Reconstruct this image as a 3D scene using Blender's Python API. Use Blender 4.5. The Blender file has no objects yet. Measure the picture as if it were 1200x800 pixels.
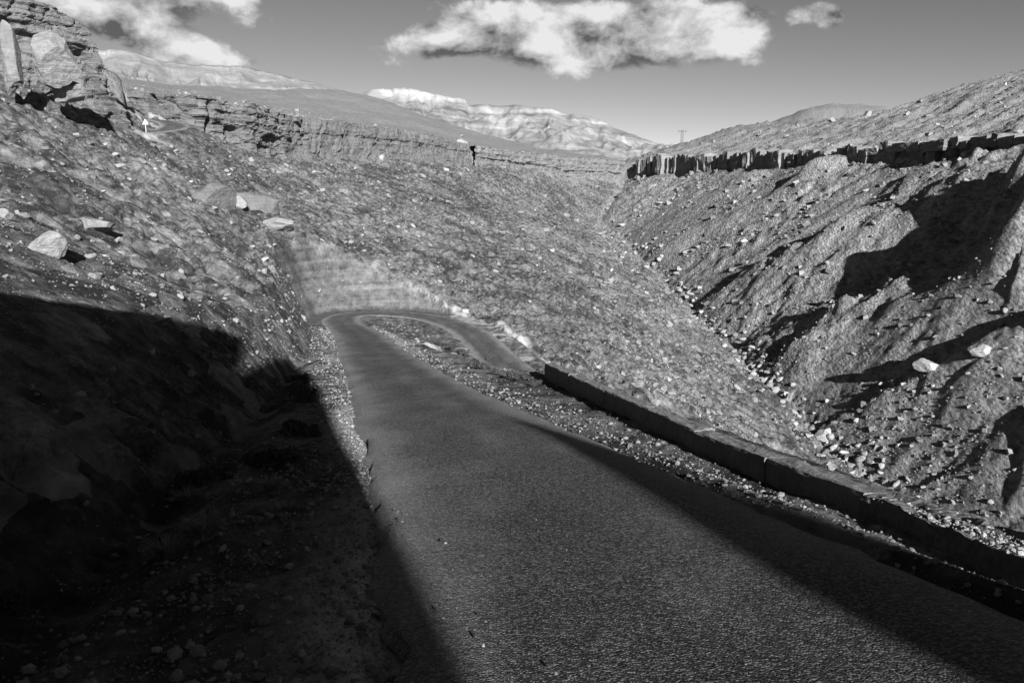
import bpy, math, random
import numpy as np
from mathutils import Vector
scene = bpy.context.scene
random.seed(7)
rng = np.random.default_rng(11)

# ------------------------------------------------------------------ camera
EYE = 2.2                                   # eye height over the road
PITCH = math.atan(160/933.3)
F = 933.3
cd = bpy.data.cameras.new('camera'); cam = bpy.data.objects.new('camera', cd)
scene.collection.objects.link(cam)
cam.location = (0, 0, EYE); cam.rotation_euler = (math.pi/2-PITCH, 0, 0)
cd.sensor_width = 36; cd.lens = 28; cd.clip_start = 0.05; cd.clip_end = 20000
scene.camera = cam
scene.view_settings.view_transform = 'Standard'; scene.view_settings.look = 'None'
scene.view_settings.exposure = 1.3; scene.view_settings.gamma = 1.0
scene.view_settings.use_curve_mapping = False
CP, SP = math.cos(PITCH), math.sin(PITCH)

def ray(px, py):                            # photo direction (1200x800) -> world direction
    u = (px-600)/F; v = (400-py)/F
    return np.array([u, CP+v*SP, v*CP-SP])
def P(px, py, Y):                           # point seen at (px,py) standing Y metres out
    d = ray(px, py); d = d*(Y/d[1]); return (float(d[0]), float(d[1]), float(d[2])+EYE)

# ------------------------------------------------------------------ sun and sky
SUN_EL = math.radians(19); SUN_AZ = math.radians(180-15)    # clockwise from +Y
sunv = np.array([math.sin(SUN_AZ)*math.cos(SUN_EL), math.cos(SUN_AZ)*math.cos(SUN_EL), math.sin(SUN_EL)])
sl = bpy.data.lights.new('sun', 'SUN'); sl.energy = 5.0; sl.angle = math.radians(0.5); sl.color = (1, 1, 1)
so = bpy.data.objects.new('sun', sl); scene.collection.objects.link(so)
so.rotation_euler = Vector(sunv).to_track_quat('Z', 'Y').to_euler()
so.location = (0, 0, 60)

class NT:
    def __init__(s, tree): s.t = tree; s.n = tree.nodes; s.l = tree.links
    def node(s, kind, **kw):
        n = s.n.new(kind)
        for k, v in kw.items(): setattr(n, k, v)
        return n
    def put(s, sock, v):
        if isinstance(v, bpy.types.NodeSocket): s.l.new(v, sock)
        elif v is not None: sock.default_value = v
    def m(s, op, a, b=None, c=None, clamp=False):
        n = s.node('ShaderNodeMath', operation=op, use_clamp=clamp)
        s.put(n.inputs[0], a); s.put(n.inputs[1], b); s.put(n.inputs[2], c); return n.outputs[0]
    def noise(s, vec, scale, detail=4, rough=0.55, dist=0.0, lac=2.0):
        n = s.node('ShaderNodeTexNoise'); s.put(n.inputs['Vector'], vec)
        n.inputs['Scale'].default_value = scale; n.inputs['Detail'].default_value = detail
        n.inputs['Roughness'].default_value = rough; n.inputs['Distortion'].default_value = dist
        n.inputs['Lacunarity'].default_value = lac
        return n.outputs[0]
    def voro(s, vec, scale, feature='F1', out=0, rnd=1.0):
        n = s.node('ShaderNodeTexVoronoi', feature=feature); s.put(n.inputs['Vector'], vec)
        n.inputs['Scale'].default_value = scale; n.inputs['Randomness'].default_value = rnd
        return n.outputs[out]
    def maprange(s, v, a, b, c, d, smooth=False):
        n = s.node('ShaderNodeMapRange'); n.interpolation_type = 'SMOOTHSTEP' if smooth else 'LINEAR'
        s.put(n.inputs[0], v)
        for i, x in zip((1, 2, 3, 4), (a, b, c, d)): s.put(n.inputs[i], x)
        return n.outputs[0]
    def mixf(s, f, a, b): return s.m('ADD', s.m('MULTIPLY', a, s.m('SUBTRACT', 1.0, f)), s.m('MULTIPLY', b, f))
    def grey(s, v):
        n = s.node('ShaderNodeCombineColor')
        for i in range(3): s.put(n.inputs[i], v)
        return n.outputs[0]
    def vmath(s, op, a, b):
        n = s.node('ShaderNodeVectorMath', operation=op); s.put(n.inputs[0], a); s.put(n.inputs[1], b); return n.outputs[0]
    def attr(s, name): return s.node('ShaderNodeAttribute', attribute_name=name).outputs['Fac']

world = bpy.data.worlds.new('World'); scene.world = world; world.use_nodes = True
W = NT(world.node_tree); W.n.clear()
sky = W.node('ShaderNodeTexSky', sky_type='NISHITA'); sky.sun_disc = False
sky.sun_elevation = SUN_EL; sky.sun_rotation = SUN_AZ; sky.altitude = 1500; sky.air_density = 1.0; sky.dust_density = 0.6; sky.ozone_density = 1.0
sc_ = W.node('ShaderNodeSeparateColor'); W.l.new(sky.outputs[0], sc_.inputs[0])
lum = W.m('ADD', W.m('MULTIPLY', sc_.outputs[0], 0.9), W.m('MULTIPLY', sc_.outputs[1], 0.10))   # red-filter black and white
SKYK, SKYG = 0.335, 1.44
lum = W.m('MULTIPLY', W.m('POWER', lum, SKYG), SKYK)
tc = W.node('ShaderNodeTexCoord'); dirv = tc.outputs['Generated']
sx = W.node('ShaderNodeSeparateXYZ'); W.l.new(dirv, sx.inputs[0])
az = W.m('ARCTAN2', sx.outputs[0], sx.outputs[1]); el = W.m('ARCSINE', sx.outputs[2])
def azel(px, py):
    d = ray(px, py); d /= np.linalg.norm(d); return math.atan2(d[0], d[1]), math.asin(d[2])
def blob(px, py, rx, ry, rot=0.0, pw=1.0, amp=1.0):
    a0, e0 = azel(px, py); rx /= F; ry /= F
    da = W.m('SUBTRACT', az, a0); de = W.m('SUBTRACT', el, e0)
    c, s = math.cos(rot), math.sin(rot)
    u = W.m('ADD', W.m('MULTIPLY', da, c/rx), W.m('MULTIPLY', de, s/rx))
    v = W.m('ADD', W.m('MULTIPLY', da, -s/ry), W.m('MULTIPLY', de, c/ry))
    r2 = W.m('ADD', W.m('MULTIPLY', u, u), W.m('MULTIPLY', v, v))
    return W.m('MULTIPLY', W.m('EXPONENT', W.m('MULTIPLY', r2, -1.0)), amp)
def acc(lst):
    o = lst[0]
    for x in lst[1:]: o = W.m('ADD', o, x)
    return o
mp = W.node('ShaderNodeMapping'); W.l.new(dirv, mp.inputs[0]); mp.inputs['Scale'].default_value = (1, 1, 1.5)
cv = mp.outputs[0]
body = acc([blob(505, 48, 52, 18, .15, amp=1.0), blob(590, 38, 78, 30, amp=1.2), blob(690, 42, 72, 32, amp=1.2), blob(770, 40, 62, 34, amp=1.15),
            blob(845, 34, 46, 30), blob(878, 22, 24, 24, amp=.7), blob(540, 8, 50, 10, amp=.35), blob(700, 70, 30, 14, amp=.4), blob(450, 52, 18, 8, amp=.35),
            blob(955, 14, 20, 10, .1, amp=1.35), blob(975, 24, 14, 12, amp=1.1), blob(1013, 49, 8, 5, amp=.35),
            blob(90, -20, 90, 40, -.3), blob(160, 30, 60, 24, -.45, amp=.85), blob(215, 52, 70, 13, -.22, amp=.85), blob(120, -60, 200, 45), blob(280, 68, 40, 8, -.15, amp=.5),
            blob(220, -10, 90, 30, amp=.3)])
n1 = W.noise(cv, 9.0, 12, .58, .15); n2 = W.noise(cv, 26.0, 8, .62, .4)
dens = W.m('ADD', body, W.m('MULTIPLY', W.m('SUBTRACT', n1, .5), 1.9))
dens = W.m('ADD', dens, W.m('MULTIPLY', W.m('SUBTRACT', n2, .5), 1.2))
alpha = W.maprange(dens, .36, .86, 0, 1, True)
mask0 = W.maprange(body, .05, .22, 0, 1, True); alpha = W.m('MULTIPLY', alpha, mask0)
# light side faces the sun (up and to the right): compare density a little way towards it
off = W.vmath('ADD', cv, (0.014, 0.0, 0.034))
n1b = W.noise(off, 9.0, 12, .58, .15)
lit = W.m('MULTIPLY', W.m('SUBTRACT', n1, n1b), 2.3)
under = acc([blob(530, 66, 60, 10, amp=.8), blob(625, 72, 45, 9, amp=.45), blob(740, 74, 60, 9, amp=.35), blob(110, 28, 50, 14, -.4, amp=.35), blob(170, 52, 45, 12, -.3, amp=.5), blob(860, 66, 50, 9, amp=.3)])
cb = W.m('SUBTRACT', W.m('ADD', W.m('SUBTRACT', W.m('MULTIPLY', n2, .95), .07), lit), W.m('MULTIPLY', under, .46))
cb = W.m('ADD', cb, W.m('MULTIPLY', W.m('SUBTRACT', body, .6), .05))
cb = W.m('MAXIMUM', W.m('MINIMUM', cb, .70), .09)
CLOUDK = 8.2
fin = W.mixf(W.m('MULTIPLY', alpha, .95), lum, W.m('MULTIPLY', cb, CLOUDK))
bg = W.node('ShaderNodeBackground'); W.l.new(W.grey(fin), bg.inputs[0]); bg.inputs[1].default_value = 0.06
wo = W.node('ShaderNodeOutputWorld'); W.l.new(bg.outputs[0], wo.inputs[0])

# ------------------------------------------------------------------ numpy noise
def _h(ix, iy, seed):
    h = (ix.astype(np.int64)*374761393 + iy.astype(np.int64)*668265263 + seed*1442695041) & 0xFFFFFFFF
    h = ((h ^ (h >> 13))*1274126177) & 0xFFFFFFFF
    h = h ^ (h >> 16)
    return h
def vnoise(x, y, seed=0):                  # gradient noise, about -1..1
    x0 = np.floor(x); y0 = np.floor(y); fx = x-x0; fy = y-y0
    u = fx*fx*fx*(fx*(fx*6-15)+10); v = fy*fy*fy*(fy*(fy*6-15)+10)
    def g(dx, dy):
        a = _h(x0+dx, y0+dy, seed)*(2*math.pi/4294967296.0)
        return np.cos(a)*(fx-dx)+np.sin(a)*(fy-dy)
    a = g(0, 0)*(1-u)+g(1, 0)*u; b = g(0, 1)*(1-u)+g(1, 1)*u
    return (a*(1-v)+b*v)*1.5
def fbm(x, y, lam, octs, seed=0, gain=.5, kind='p'):
    s = np.zeros_like(x); a = 1.0; f = 1.0/lam
    for o in range(octs):
        n = vnoise(x*f+o*17.3, y*f-o*9.1, seed+o)
        if kind == 'b': n = np.abs(n)*2-.6          # billow: rounded lumps, sharp creases
        elif kind == 'r': n = .6-np.abs(n)*2        # ridged
        s += a*n; a *= gain; f *= 2.03
    return s
def worley(x, y, seed=0, full=False):
    x0 = np.floor(x); y0 = np.floor(y); best = np.full(x.shape, 9.0); sec = best.copy(); idv = np.zeros(x.shape)
    for dx in (-1, 0, 1):
        for dy in (-1, 0, 1):
            h = _h(x0+dx, y0+dy, seed)
            px = x0+dx+(h & 0xFFFF)/65536.0; py = y0+dy+((h >> 16) & 0xFFFF)/65536.0
            d = (px-x)**2+(py-y)**2
            m = d < best
            sec = np.where(m, best, np.minimum(sec, d)); idv = np.where(m, ((h >> 7) & 1023)/1023.0, idv); best = np.where(m, d, best)
    return np.sqrt(best), np.sqrt(sec), idv
def sstep(x, a, b):
    t = np.clip((x-a)/(b-a), 0, 1); return t*t*(3-2*t)

# ------------------------------------------------------------------ thin plate surfaces through surveyed points
class TPS:
    def __init__(s, pts, reg=2.0):
        p = np.array(pts, float); s.c = p[:, :2]; n = len(p)
        K = s.k(s.c, s.c)+reg*np.eye(n); Q = np.hstack([np.ones((n, 1)), s.c])
        A = np.zeros((n+3, n+3)); A[:n, :n] = K; A[:n, n:] = Q; A[n:, :n] = Q.T
        s.w = np.linalg.solve(A, np.concatenate([p[:, 2], np.zeros(3)]))
    def k(s, a, b):
        d2 = (a[:, None, 0]-b[None, :, 0])**2+(a[:, None, 1]-b[None, :, 1])**2
        return .5*d2*np.log(d2+1e-9)*.01
    def __call__(s, x, y):
        x = np.asarray(x, float); y = np.asarray(y, float)
        z = s.w[-3]+s.w[-2]*x+s.w[-1]*y
        for (cx, cy), w in zip(s.c, s.w[:-3]):
            d2 = (x-cx)**2+(y-cy)**2; z = z+w*.005*d2*np.log(d2+1e-9)
        return z
def A(x, y, z): return (x, y, z+EYE)       # hidden points, z from the eye
gully = [P(700, 260, 330), P(750, 300, 270), P(820, 370, 200), P(900, 450, 150), P(1000, 550, 115), P(1100, 650, 95),
         A(52, 55, -47), A(56, 0, -54), A(60, -60, -60)]
Lp = [P(360, 266, 124), P(430, 297, 124), P(490, 343, 122), P(560, 372, 114), P(640, 412, 98), P(700, 443, 92), P(800, 500, 90),
      P(900, 545, 96), P(190, 158, 142), P(165, 150, 134), P(340, 190, 205), P(430, 187, 240), P(540, 192, 285), P(640, 200, 330), P(710, 207, 375),
      P(500, 250, 190), P(600, 300, 170), P(650, 350, 132), P(450, 230, 185), P(300, 240, 135), P(250, 195, 140), P(240, 170, 165), P(300, 175, 185),
      P(0, 120, 95), P(100, 135, 115), P(0, 250, 35), P(0, 180, 60), P(150, 200, 105), P(150, 300, 50), P(290, 278, 78), P(200, 250, 72), P(0, 330, 21),
      A(-9, 0, 1), A(-20, 0, 6.5), A(-40, 5, 14), A(-65, 40, 20), A(-4, 12, -4), A(3, 12, -5), A(-6, 25, -6.5), A(-2, 40, -9.5), A(-14, 60, -10), A(-20, 85, -13), A(-5, 75, -14),
      A(16, 10, -14), A(18, 40, -22), A(12, 60, -21.5), A(30, 75, -31), A(0, -30, 2), A(-20, -40, 12), A(20, -40, -12), A(-60, -60, 32), A(0, -120, 14), A(-100, -100, 45)] + \
     gully + [A(100, 100, -62), A(100, 200, -50), A(100, 300, -30), A(90, 380, -15), A(120, 0, -80)]
Rp = [(x, y, z-.3) for x, y, z in gully] + [P(1200, 192, 164), P(1100, 193, 196), P(1000, 194, 230), P(900, 199, 275), P(800, 206, 335), P(735, 212, 382),
      P(1290, 192, 142), P(1200, 430, 106), P(1100, 300, 152), P(950, 300, 187), A(85, 60, -20), A(110, 60, 4), A(112, 110, 9), A(95, 0, -28), A(125, 0, 0), A(135, -60, -6),
      A(0, 100, -80), A(0, 200, -72), A(10, 300, -50), A(0, 380, -35), A(0, 0, -100)]
UL = [P(-60, -30, 106), P(0, -8, 110), P(60, 15, 116), P(100, 34, 121), P(133, 48, 127), P(156, 66, 132), P(340, 141, 214), P(440, 151, 250), P(540, 171, 296), P(620, 181, 335), P(715, 190, 390), P(230, 119, 200), P(170, 110, 180), P(165, 104, 420), P(300, 107, 420),
      P(400, 106, 430), P(440, 117, 450), P(490, 137, 450), P(540, 157, 460), P(600, 172, 480), P(690, 183, 600), P(760, 186, 700), P(300, 125, 300), P(450, 145, 340),
      A(-200, 600, 52), A(-80, 620, 40), A(-20, 560, 28), A(0, 800, 34), A(-300, 300, 70), A(-110, 130, 28), A(-90, 60, 27), A(-100, 0, 30), A(-110, -60, 34), A(300, 900, 40), A(-400, 900, 60)]
UR = [P(1200, 169, 167), P(1100, 173, 199), P(1000, 177, 233), P(900, 181, 278), P(800, 185, 338), P(740, 189, 388),
      P(1200, 87, 335), P(1160, 93, 340), P(1120, 106, 345), P(1087, 117, 352), P(1035, 134, 365), P(1000, 141, 380), P(900, 145, 420), P(880, 149, 425), P(840, 156, 425), P(798, 172, 430), P(769, 181, 440), P(1100, 148, 255), P(960, 165, 305), P(1200, 130, 225),
      A(250, 420, 50), A(330, 330, 70), A(180, 470, 30), A(60, 520, 16), A(180, 150, 32), A(190, 80, 26), A(190, 0, 14), A(200, -60, 2), A(300, 100, 50), A(100, 600, 8), A(400, 600, 40), A(200, 800, 20)]
tL, tR, tUL, tUR = TPS(Lp), TPS(Rp), TPS(UL), TPS(UR)
# rim of the caprock as distance out over photo column (az -> Y)
rimL = [(-3000, 96), (0, 108), (60, 114), (100, 119), (160, 130), (166, 131), (172, 178), (240, 176), (300, 186), (335, 205), (430, 240), (540, 285), (590, 310), (640, 332), (700, 372), (725, 384)]
rimR = [(740, 381), (800, 335), (900, 275), (1000, 230), (1100, 196), (1200, 164), (1290, 139), (1380, 120)]
def az_of(px): return math.atan2((px-600)/F, CP)      # azimuth of a column near the horizon
def rim_radius(azs):
    tb = [(az_of(p), y/math.cos(az_of(p))) for p, y in rimL[1:]]+[(az_of(p), y/math.cos(az_of(p))) for p, y in rimR]
    tb = [(-3.2, 130), (-1.6, 95), (-1.1, 100)]+tb+[(1.0, 132), (1.6, 125), (3.2, 160)]
    a = np.array(tb); return np.interp(azs, a[:, 0], a[:, 1])

# ------------------------------------------------------------------ roads
main_road = [(-60, -24, 10.5), (-34, -22, 6.6), (-16, -20, 4.2), (-4, -15, 2.9), (1.8, -7, 1.35), (2.45, 0, 0.02), (1.58, 5.3, None), (.26, 12.3, None), (-1.85, 21.7, None), (-4.5, 33.7, None), (-9.6, 55, None), (-15.6, 80, None)]
zt = [(-45, 7.0), (-18, 3.0), (0, 0.02), (5.9, EYE-3.27), (12.3, EYE-4.42), (21.7, EYE-5.9), (33.7, EYE-7.75), (55, EYE-10.4), (80, EYE-13.05), (100, EYE-14.5)]
zi = np.array(zt)
main_road = [(x, y, float(np.interp(y, zi[:, 0], zi[:, 1])) if z is None else z) for x, y, z in main_road]
main_road += [P(410, 385, 97), P(399, 375.5, 106), P(408, 369.5, 112.5), P(436, 367.3, 116), P(480, 369, 115.5), P(520, 376, 110), P(553, 391, 101), P(585, 421, 88), P(625, 452, 76),
              A(9, 62, -18.6), A(17, 48, -20.4), A(26, 30, -23)]
upper_road = [P(120, 138, 180), P(150, 138.5, 172), P(175, 140, 165), P(195, 143, 158), P(205, 147.5, 150), P(199, 152, 144), P(184, 154.8, 140), P(168, 156.5, 137), P(140, 160, 133)]
def spline(pts, step):
    p = np.array(pts, float); out = []
    for i in range(len(p)-1):
        p0 = p[max(i-1, 0)]; p1 = p[i]; p2 = p[i+1]; p3 = p[min(i+2, len(p)-1)]
        n = max(2, int(np.linalg.norm(p2-p1)/step)); d = np.linalg.norm(p2-p1)
        m1 = (p2-p0)/(np.linalg.norm(p2-p1)+np.linalg.norm(p1-p0)+1e-9)*d; m2 = (p3-p1)/(np.linalg.norm(p3-p2)+np.linalg.norm(p2-p1)+1e-9)*d
        if i == 0: m1 = p2-p1
        if i == len(p)-2: m2 = p2-p1
        for k in range(n):
            t = k/n; out.append((2*t**3-3*t**2+1)*p1+(t**3-2*t**2+t)*m1+(-2*t**3+3*t**2)*p2+(t**3-t**2)*m2)
    out.append(p[-1]); return np.array(out)
mr = spline(main_road, 2.5); ur = spline(upper_road, 2.5)
iapex = int(np.argmax(mr[:, 1]))
def half_left(i, line, main):
    if not main: return 3.4
    y = line[i][1]
    if i > iapex: return 4.6
    return float(np.interp(y, [-50, 5, 15, 30, 50, 75, 100, 120], [5.9, 5.9, 6.0, 5.8, 5.2, 4.6, 4.6, 5.0]))
def half_right(i, line, main):
    if not main: return 3.6
    y = line[i][1]
    if i > iapex: return 3.8
    return float(np.interp(y, [-50, 0, 6, 9, 15.7, 25, 36, 41, 60, 120], [5, 5, 5.0, 5.0, 5.6, 6.6, 7.9, 5.6, 4.6, 4.0]))
def grade(x, y, nat):
    """cut and fill the natural ground to the road platforms; each leg works from its nearest segment"""
    lo = np.full(x.shape, -1e6); hi = np.full(x.shape, 1e6)
    near = np.full(x.shape, 1e6); pz = np.zeros(x.shape); side_off = np.full(x.shape, 99.0)
    legs = [([(mr[i], mr[i+1], i) for i in range(0, iapex)], True), ([(mr[i], mr[i+1], i) for i in range(iapex, len(mr)-1)], True),
            ([(ur[i], ur[i+1], i) for i in range(len(ur)-1)], False)]
    legd = []
    for segs, main in legs:
        bd = np.full(x.shape, 1e6); bz = np.zeros(x.shape); bl = np.zeros(x.shape, bool); bhl = np.zeros(x.shape); bhr = np.zeros(x.shape); bc = np.zeros(x.shape)
        line = mr if main else ur
        for a, b, i in segs:
            dx, dy = b[0]-a[0], b[1]-a[1]; L2 = dx*dx+dy*dy
            t = np.clip(((x-a[0])*dx+(y-a[1])*dy)/L2, 0, 1)
            ex = x-(a[0]+t*dx); ey = y-(a[1]+t*dy); dist = np.sqrt(ex*ex+ey*ey)
            m = dist < bd
            if not m.any(): continue
            if main:
                c0, c1 = [1.3 if k > iapex else float(np.interp(line[k][1], [-50, 8, 30, 55, 80, 120], [.75, .8, .95, 1.4, 1.8, 2.6])) for k in (i, i+1)]
            else: c0 = c1 = 1.6
            l0, l1 = half_left(i, line, main), half_left(i+1, line, main); r0, r1 = half_right(i, line, main), half_right(i+1, line, main)
            bd = np.where(m, dist, bd); bz = np.where(m, a[2]+t*(b[2]-a[2]), bz); bl = np.where(m, (dx*ey-dy*ex) > 0, bl)
            bhl = np.where(m, l0+t*(l1-l0), bhl); bhr = np.where(m, r0+t*(r1-r0), bhr); bc = np.where(m, c0+t*(c1-c0), bc)
        over = np.maximum(bd-np.where(bl, bhl, bhr), 0)
        legd.append((bd, bz, bl))
        hi = np.minimum(hi, bz+bc*over); lo = np.maximum(lo, bz-.8*over)
        m = bd < near
        near = np.where(m, bd, near); pz = np.where(m, bz, pz); side_off = np.where(m, np.where(bl, 1, -1)*bd, side_off)
    z = np.minimum(np.maximum(nat, lo), hi)
    z = np.where(near < 3.6, pz, z)
    (d1, z1, l1), (d2, z2, l2) = legd[0], legd[1]          # ground between the two legs of the hairpin
    w1, w2 = 1/np.maximum(d1-2.2, .05)**1.5, 1/np.maximum(d2-2.2, .05)**1.5
    mid = (z1*w1+z2*w2)/(w1+w2)-.35*sstep(np.minimum(d1, d2), 3.5, 6)
    inn = (~l1) & (~l2) & (d1 < 22) & (d2 < 22) & (y > 66)
    k = sstep(y, 66, 76)*(near > 2.9)
    z = np.where(inn, z*(1-k)+mid*k, z)
    return z, near, pz, side_off

# ------------------------------------------------------------------ the ground
def hit(px, py, surf, y0=60, y1=420):       # first point of a surface under a photo pixel
    d = ray(px, py); ys = np.linspace(y0, y1, 1500); x = d[0]/d[1]*ys; z = d[2]/d[1]*ys+EYE
    s = surf(x, ys); k = np.argmax(z < s); return np.array([x[k], ys[k]])
def line_dist(x, y, pts):
    best = np.full(x.shape, 1e6); side = np.zeros(x.shape); par = np.zeros(x.shape); n = len(pts)-1
    for i in range(n):
        a, b = pts[i], pts[i+1]; dx, dy = b[0]-a[0], b[1]-a[1]
        t = np.clip(((x-a[0])*dx+(y-a[1])*dy)/(dx*dx+dy*dy), 0, 1)
        ex = x-(a[0]+t*dx); ey = y-(a[1]+t*dy); d = np.hypot(ex, ey); m = d < best
        best = np.where(m, d, best); side = np.where(m, np.sign(dx*ey-dy*ex), side); par = np.where(m, (i+t)/n, par)
    return best*side, par
# ribs of the right slope: (photo points down the crest, height, sunny width, shaded width)
RIBS = [([(1135, 222), (1040, 264), (960, 302), (870, 340)], 7.5, 13, 4.5), ([(1205, 325), (1110, 352), (1020, 380), (925, 402)], 8, 15, 5), ([(945, 214), (860, 256), (770, 298)], 2.6, 6, 4),
        ([(1195, 436), (1090, 466), (990, 500)], 2.6, 7, 4), ([(1340, 225), (1235, 246), (1224, 285), (1205, 325)], 10.5, 8, 6),
        ([(1235, 232), (1160, 240), (1110, 252)], 7.5, 6, 5), ([(1085, 205), (1060, 214)], 4, 5, 5),
        ([(975, 203), (940, 213)], 4, 5, 4), ([(880, 210), (850, 222)], 3, 5, 4),
        ([(1290, 395), (1195, 435)], 4, 8, 5), ([(1120, 455), (1080, 468)], 2.4, 4, 3), ([(1290, 520), (1190, 545)], 5, 8, 5)]
RIBW = [([hit(px, py, tR) for px, py in pts], h, a, b) for pts, h, a, b in RIBS]

def boul(x, y, s_, seed):                   # half buried lumps of rock
    d1, d2, i = worley(x/s_, y/s_, seed)
    return np.clip((d2-d1)*1.9, 0, .55)*(i > .4)*i*s_*.62
def ground(x, y):
    """height and cover masks of the whole valley at plan points"""
    r = np.hypot(x, y); a = np.arctan2(x, y)
    zl = tL(x, y); zr = tR(x, y)
    # right slope relief -----------------------------------------------------
    inR = sstep(zr-zl, -2, 6)
    rib = np.zeros(x.shape)
    wob = fbm(x, y, 22, 3, 5)*2.5
    for pts, h, wa, wb in RIBW:
        d, t = line_dist(x, y, pts); d = d+wob
        # far side (shaded) steep, near side gentle
        prof = np.where(d < 0, np.exp(-(d/wb)**2), np.exp(-(d/wa)**2))
        rib += h*prof*(.75+.25*fbm(x, y, 12, 2, 9))*(1-sstep(t, .8, 1.0)*.4)
    fx, fy = -.9, -.42                      # fall direction of the right slope
    v = y+(x-100)*.22; u = x
    calm = sstep(fbm(u*.25, v, 26, 3, 22), -.25, .35)*.7+.3
    strk = fbm(u*.16, v+wob*.5, 17, 4, 21, .6, 'r')*.85*(.5+.5*calm)
    zr = zr+rib+strk*inR+fbm(x, y, 5, 3, 33, .62, 'b')*.55*inR*calm+boul(x, y, 2.6, 35)*.7*inR*calm*sstep(fbm(x, y, 18, 2, 36), -.2, .4)
    # left slope relief ------------------------------------------------------
    ul = x*.93+y*.36; vl = -x*.36+y*.93
    strL = fbm(ul*.3+fbm(x, y, 15, 2, 3)*2, vl*.75, 8, 4, 41, .58, 'b')
    zl0 = zl
    nf = sstep(r, 28, 85)*.85+.15
    zl = zl+strL*1.1*nf*(.6+.4*sstep(r, 140, 80))+fbm(x, y, 30, 3, 45)*1.1*nf+(fbm(x, y, 3.2, 2, 47, .62, 'b')+fbm(x, y, .8, 4, 47, .62, 'b')*.3*sstep(r, 60, 25))*.5*nf+boul(ul, vl*.6, 2.6, 49)*1.3*sstep(r, 30, 80)*(.25+.75*sstep(r, 125, 75))*sstep(fbm(x, y, 20, 2, 48), -.3, .4)+boul(ul*.8, vl, .8, 46)*.35*nf*sstep(r, 80, 50)
    nat = np.maximum(zl, zr)
    bed = np.exp(-((zl-zr)/2.6)**2)         # gully bed
    nat = nat+bed*fbm(x, y, 2.2, 4, 51, .6, 'b')*.8
    # plateau above the caprock ----------------------------------------------
    R = rim_radius(a)+fbm(a*25, a*0, 1.0, 2, 61)*.5
    wlr = sstep(a, az_of(700), az_of(760)); up = tUL(x, y)*(1-wlr)+tUR(x, y)*wlr
    rel = np.where(a < az_of(730), fbm(x, y, 25, 6, 63, .5)*.9, fbm((x*.83+y*.55)*.2, -x*.55+y*.83, 16, 6, 65, .58, 'r')*1.6+fbm(x, y, 7, 5, 66, .6, 'b')*.5)
    beyond = sstep(r-R, 0, 3.0)
    upz = up+rel*sstep(r-R, 0, 12)
    # second hill behind the right one
    hx, hy, _ = P(985, 170, 560)
    hl = P(985, 123, 560)[2]
    upz = np.maximum(upz, hl-((x-hx)/58)**2*16-((y-hy)/60)**2*18+fbm(x, y, 30, 5, 67)*2.0-0*x)
    z = nat*(1-beyond)+upz*beyond
    # roads ------------------------------------------------------------------
    gz, near, pz, so_ = grade(x, y, z)
    gz = np.where(beyond > .5, z, gz) if False else gz
    cutmask = sstep(z-gz, .15, 1.5)         # fresh cut faces
    fresh = sstep(np.abs(z-gz), .05, .6)
    onplat = (np.abs(gz-pz) < .02) & (near < 9)
    # relief on cut faces: runnels straight down the face
    runn = fbm(x*.9, y*.9, 2.4, 3, 71, .6, 'r')*.2+fbm(x, y, 6, 3, 73)*.5
    lay = np.sin(gz*1.5+fbm(x, y, 9, 2, 75)*1.2)*.10
    neark = sstep(r, 70, 40)
    rockface = (fbm(ul*.5, vl, 2.6, 6, 77, .66, 'b')*.30+fbm(x, y, .8, 4, 79, .6, 'b')*.10)*neark
    gz = gz+cutmask*(runn*(1-.5*neark)+lay*(1-.7*neark)+rockface*.8)*sstep(near, 4.5, 7.5)
    # ditch along the uphill side of the near road, lumpy verge
    dm = (so_ > 0) & (y < 60) & (y > -30)
    rv = (so_ < -2.45) & (y < 26)
    gz = gz+np.where(rv, (.03*sstep(-so_, 2.45, 2.7)-.13*sstep(-so_, 2.75, 3.15))*sstep(y, 20, 10), 0)
    gz = gz-np.where(dm, .30*np.exp(-((so_-5.5)/.55)**2), 0)
    shoulder = sstep(near, 2.5, 3.1)
    lump = (fbm(x, y, 1.7, 6, 81, .55)*.05+fbm(x, y, .25, 3, 83, .6, 'b')*.012)*shoulder
    gz = gz+np.where(near < 9, lump, 0)
    berm = np.exp(-((near-3.2)/.45)**2)*.05*(so_ < 0)
    gz = gz+np.where(near < 5, berm, 0)
    inner = sstep(near, 2.75, 2.35)         # tuck the ground under the asphalt
    asphalt_y = (near < 2.75)
    gz = gz-np.where(asphalt_y, inner*.12, 0)
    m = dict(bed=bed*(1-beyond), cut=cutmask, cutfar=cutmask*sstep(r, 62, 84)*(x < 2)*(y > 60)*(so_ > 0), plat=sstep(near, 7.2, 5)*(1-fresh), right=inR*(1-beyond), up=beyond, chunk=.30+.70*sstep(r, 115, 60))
    return gz, m

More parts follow.
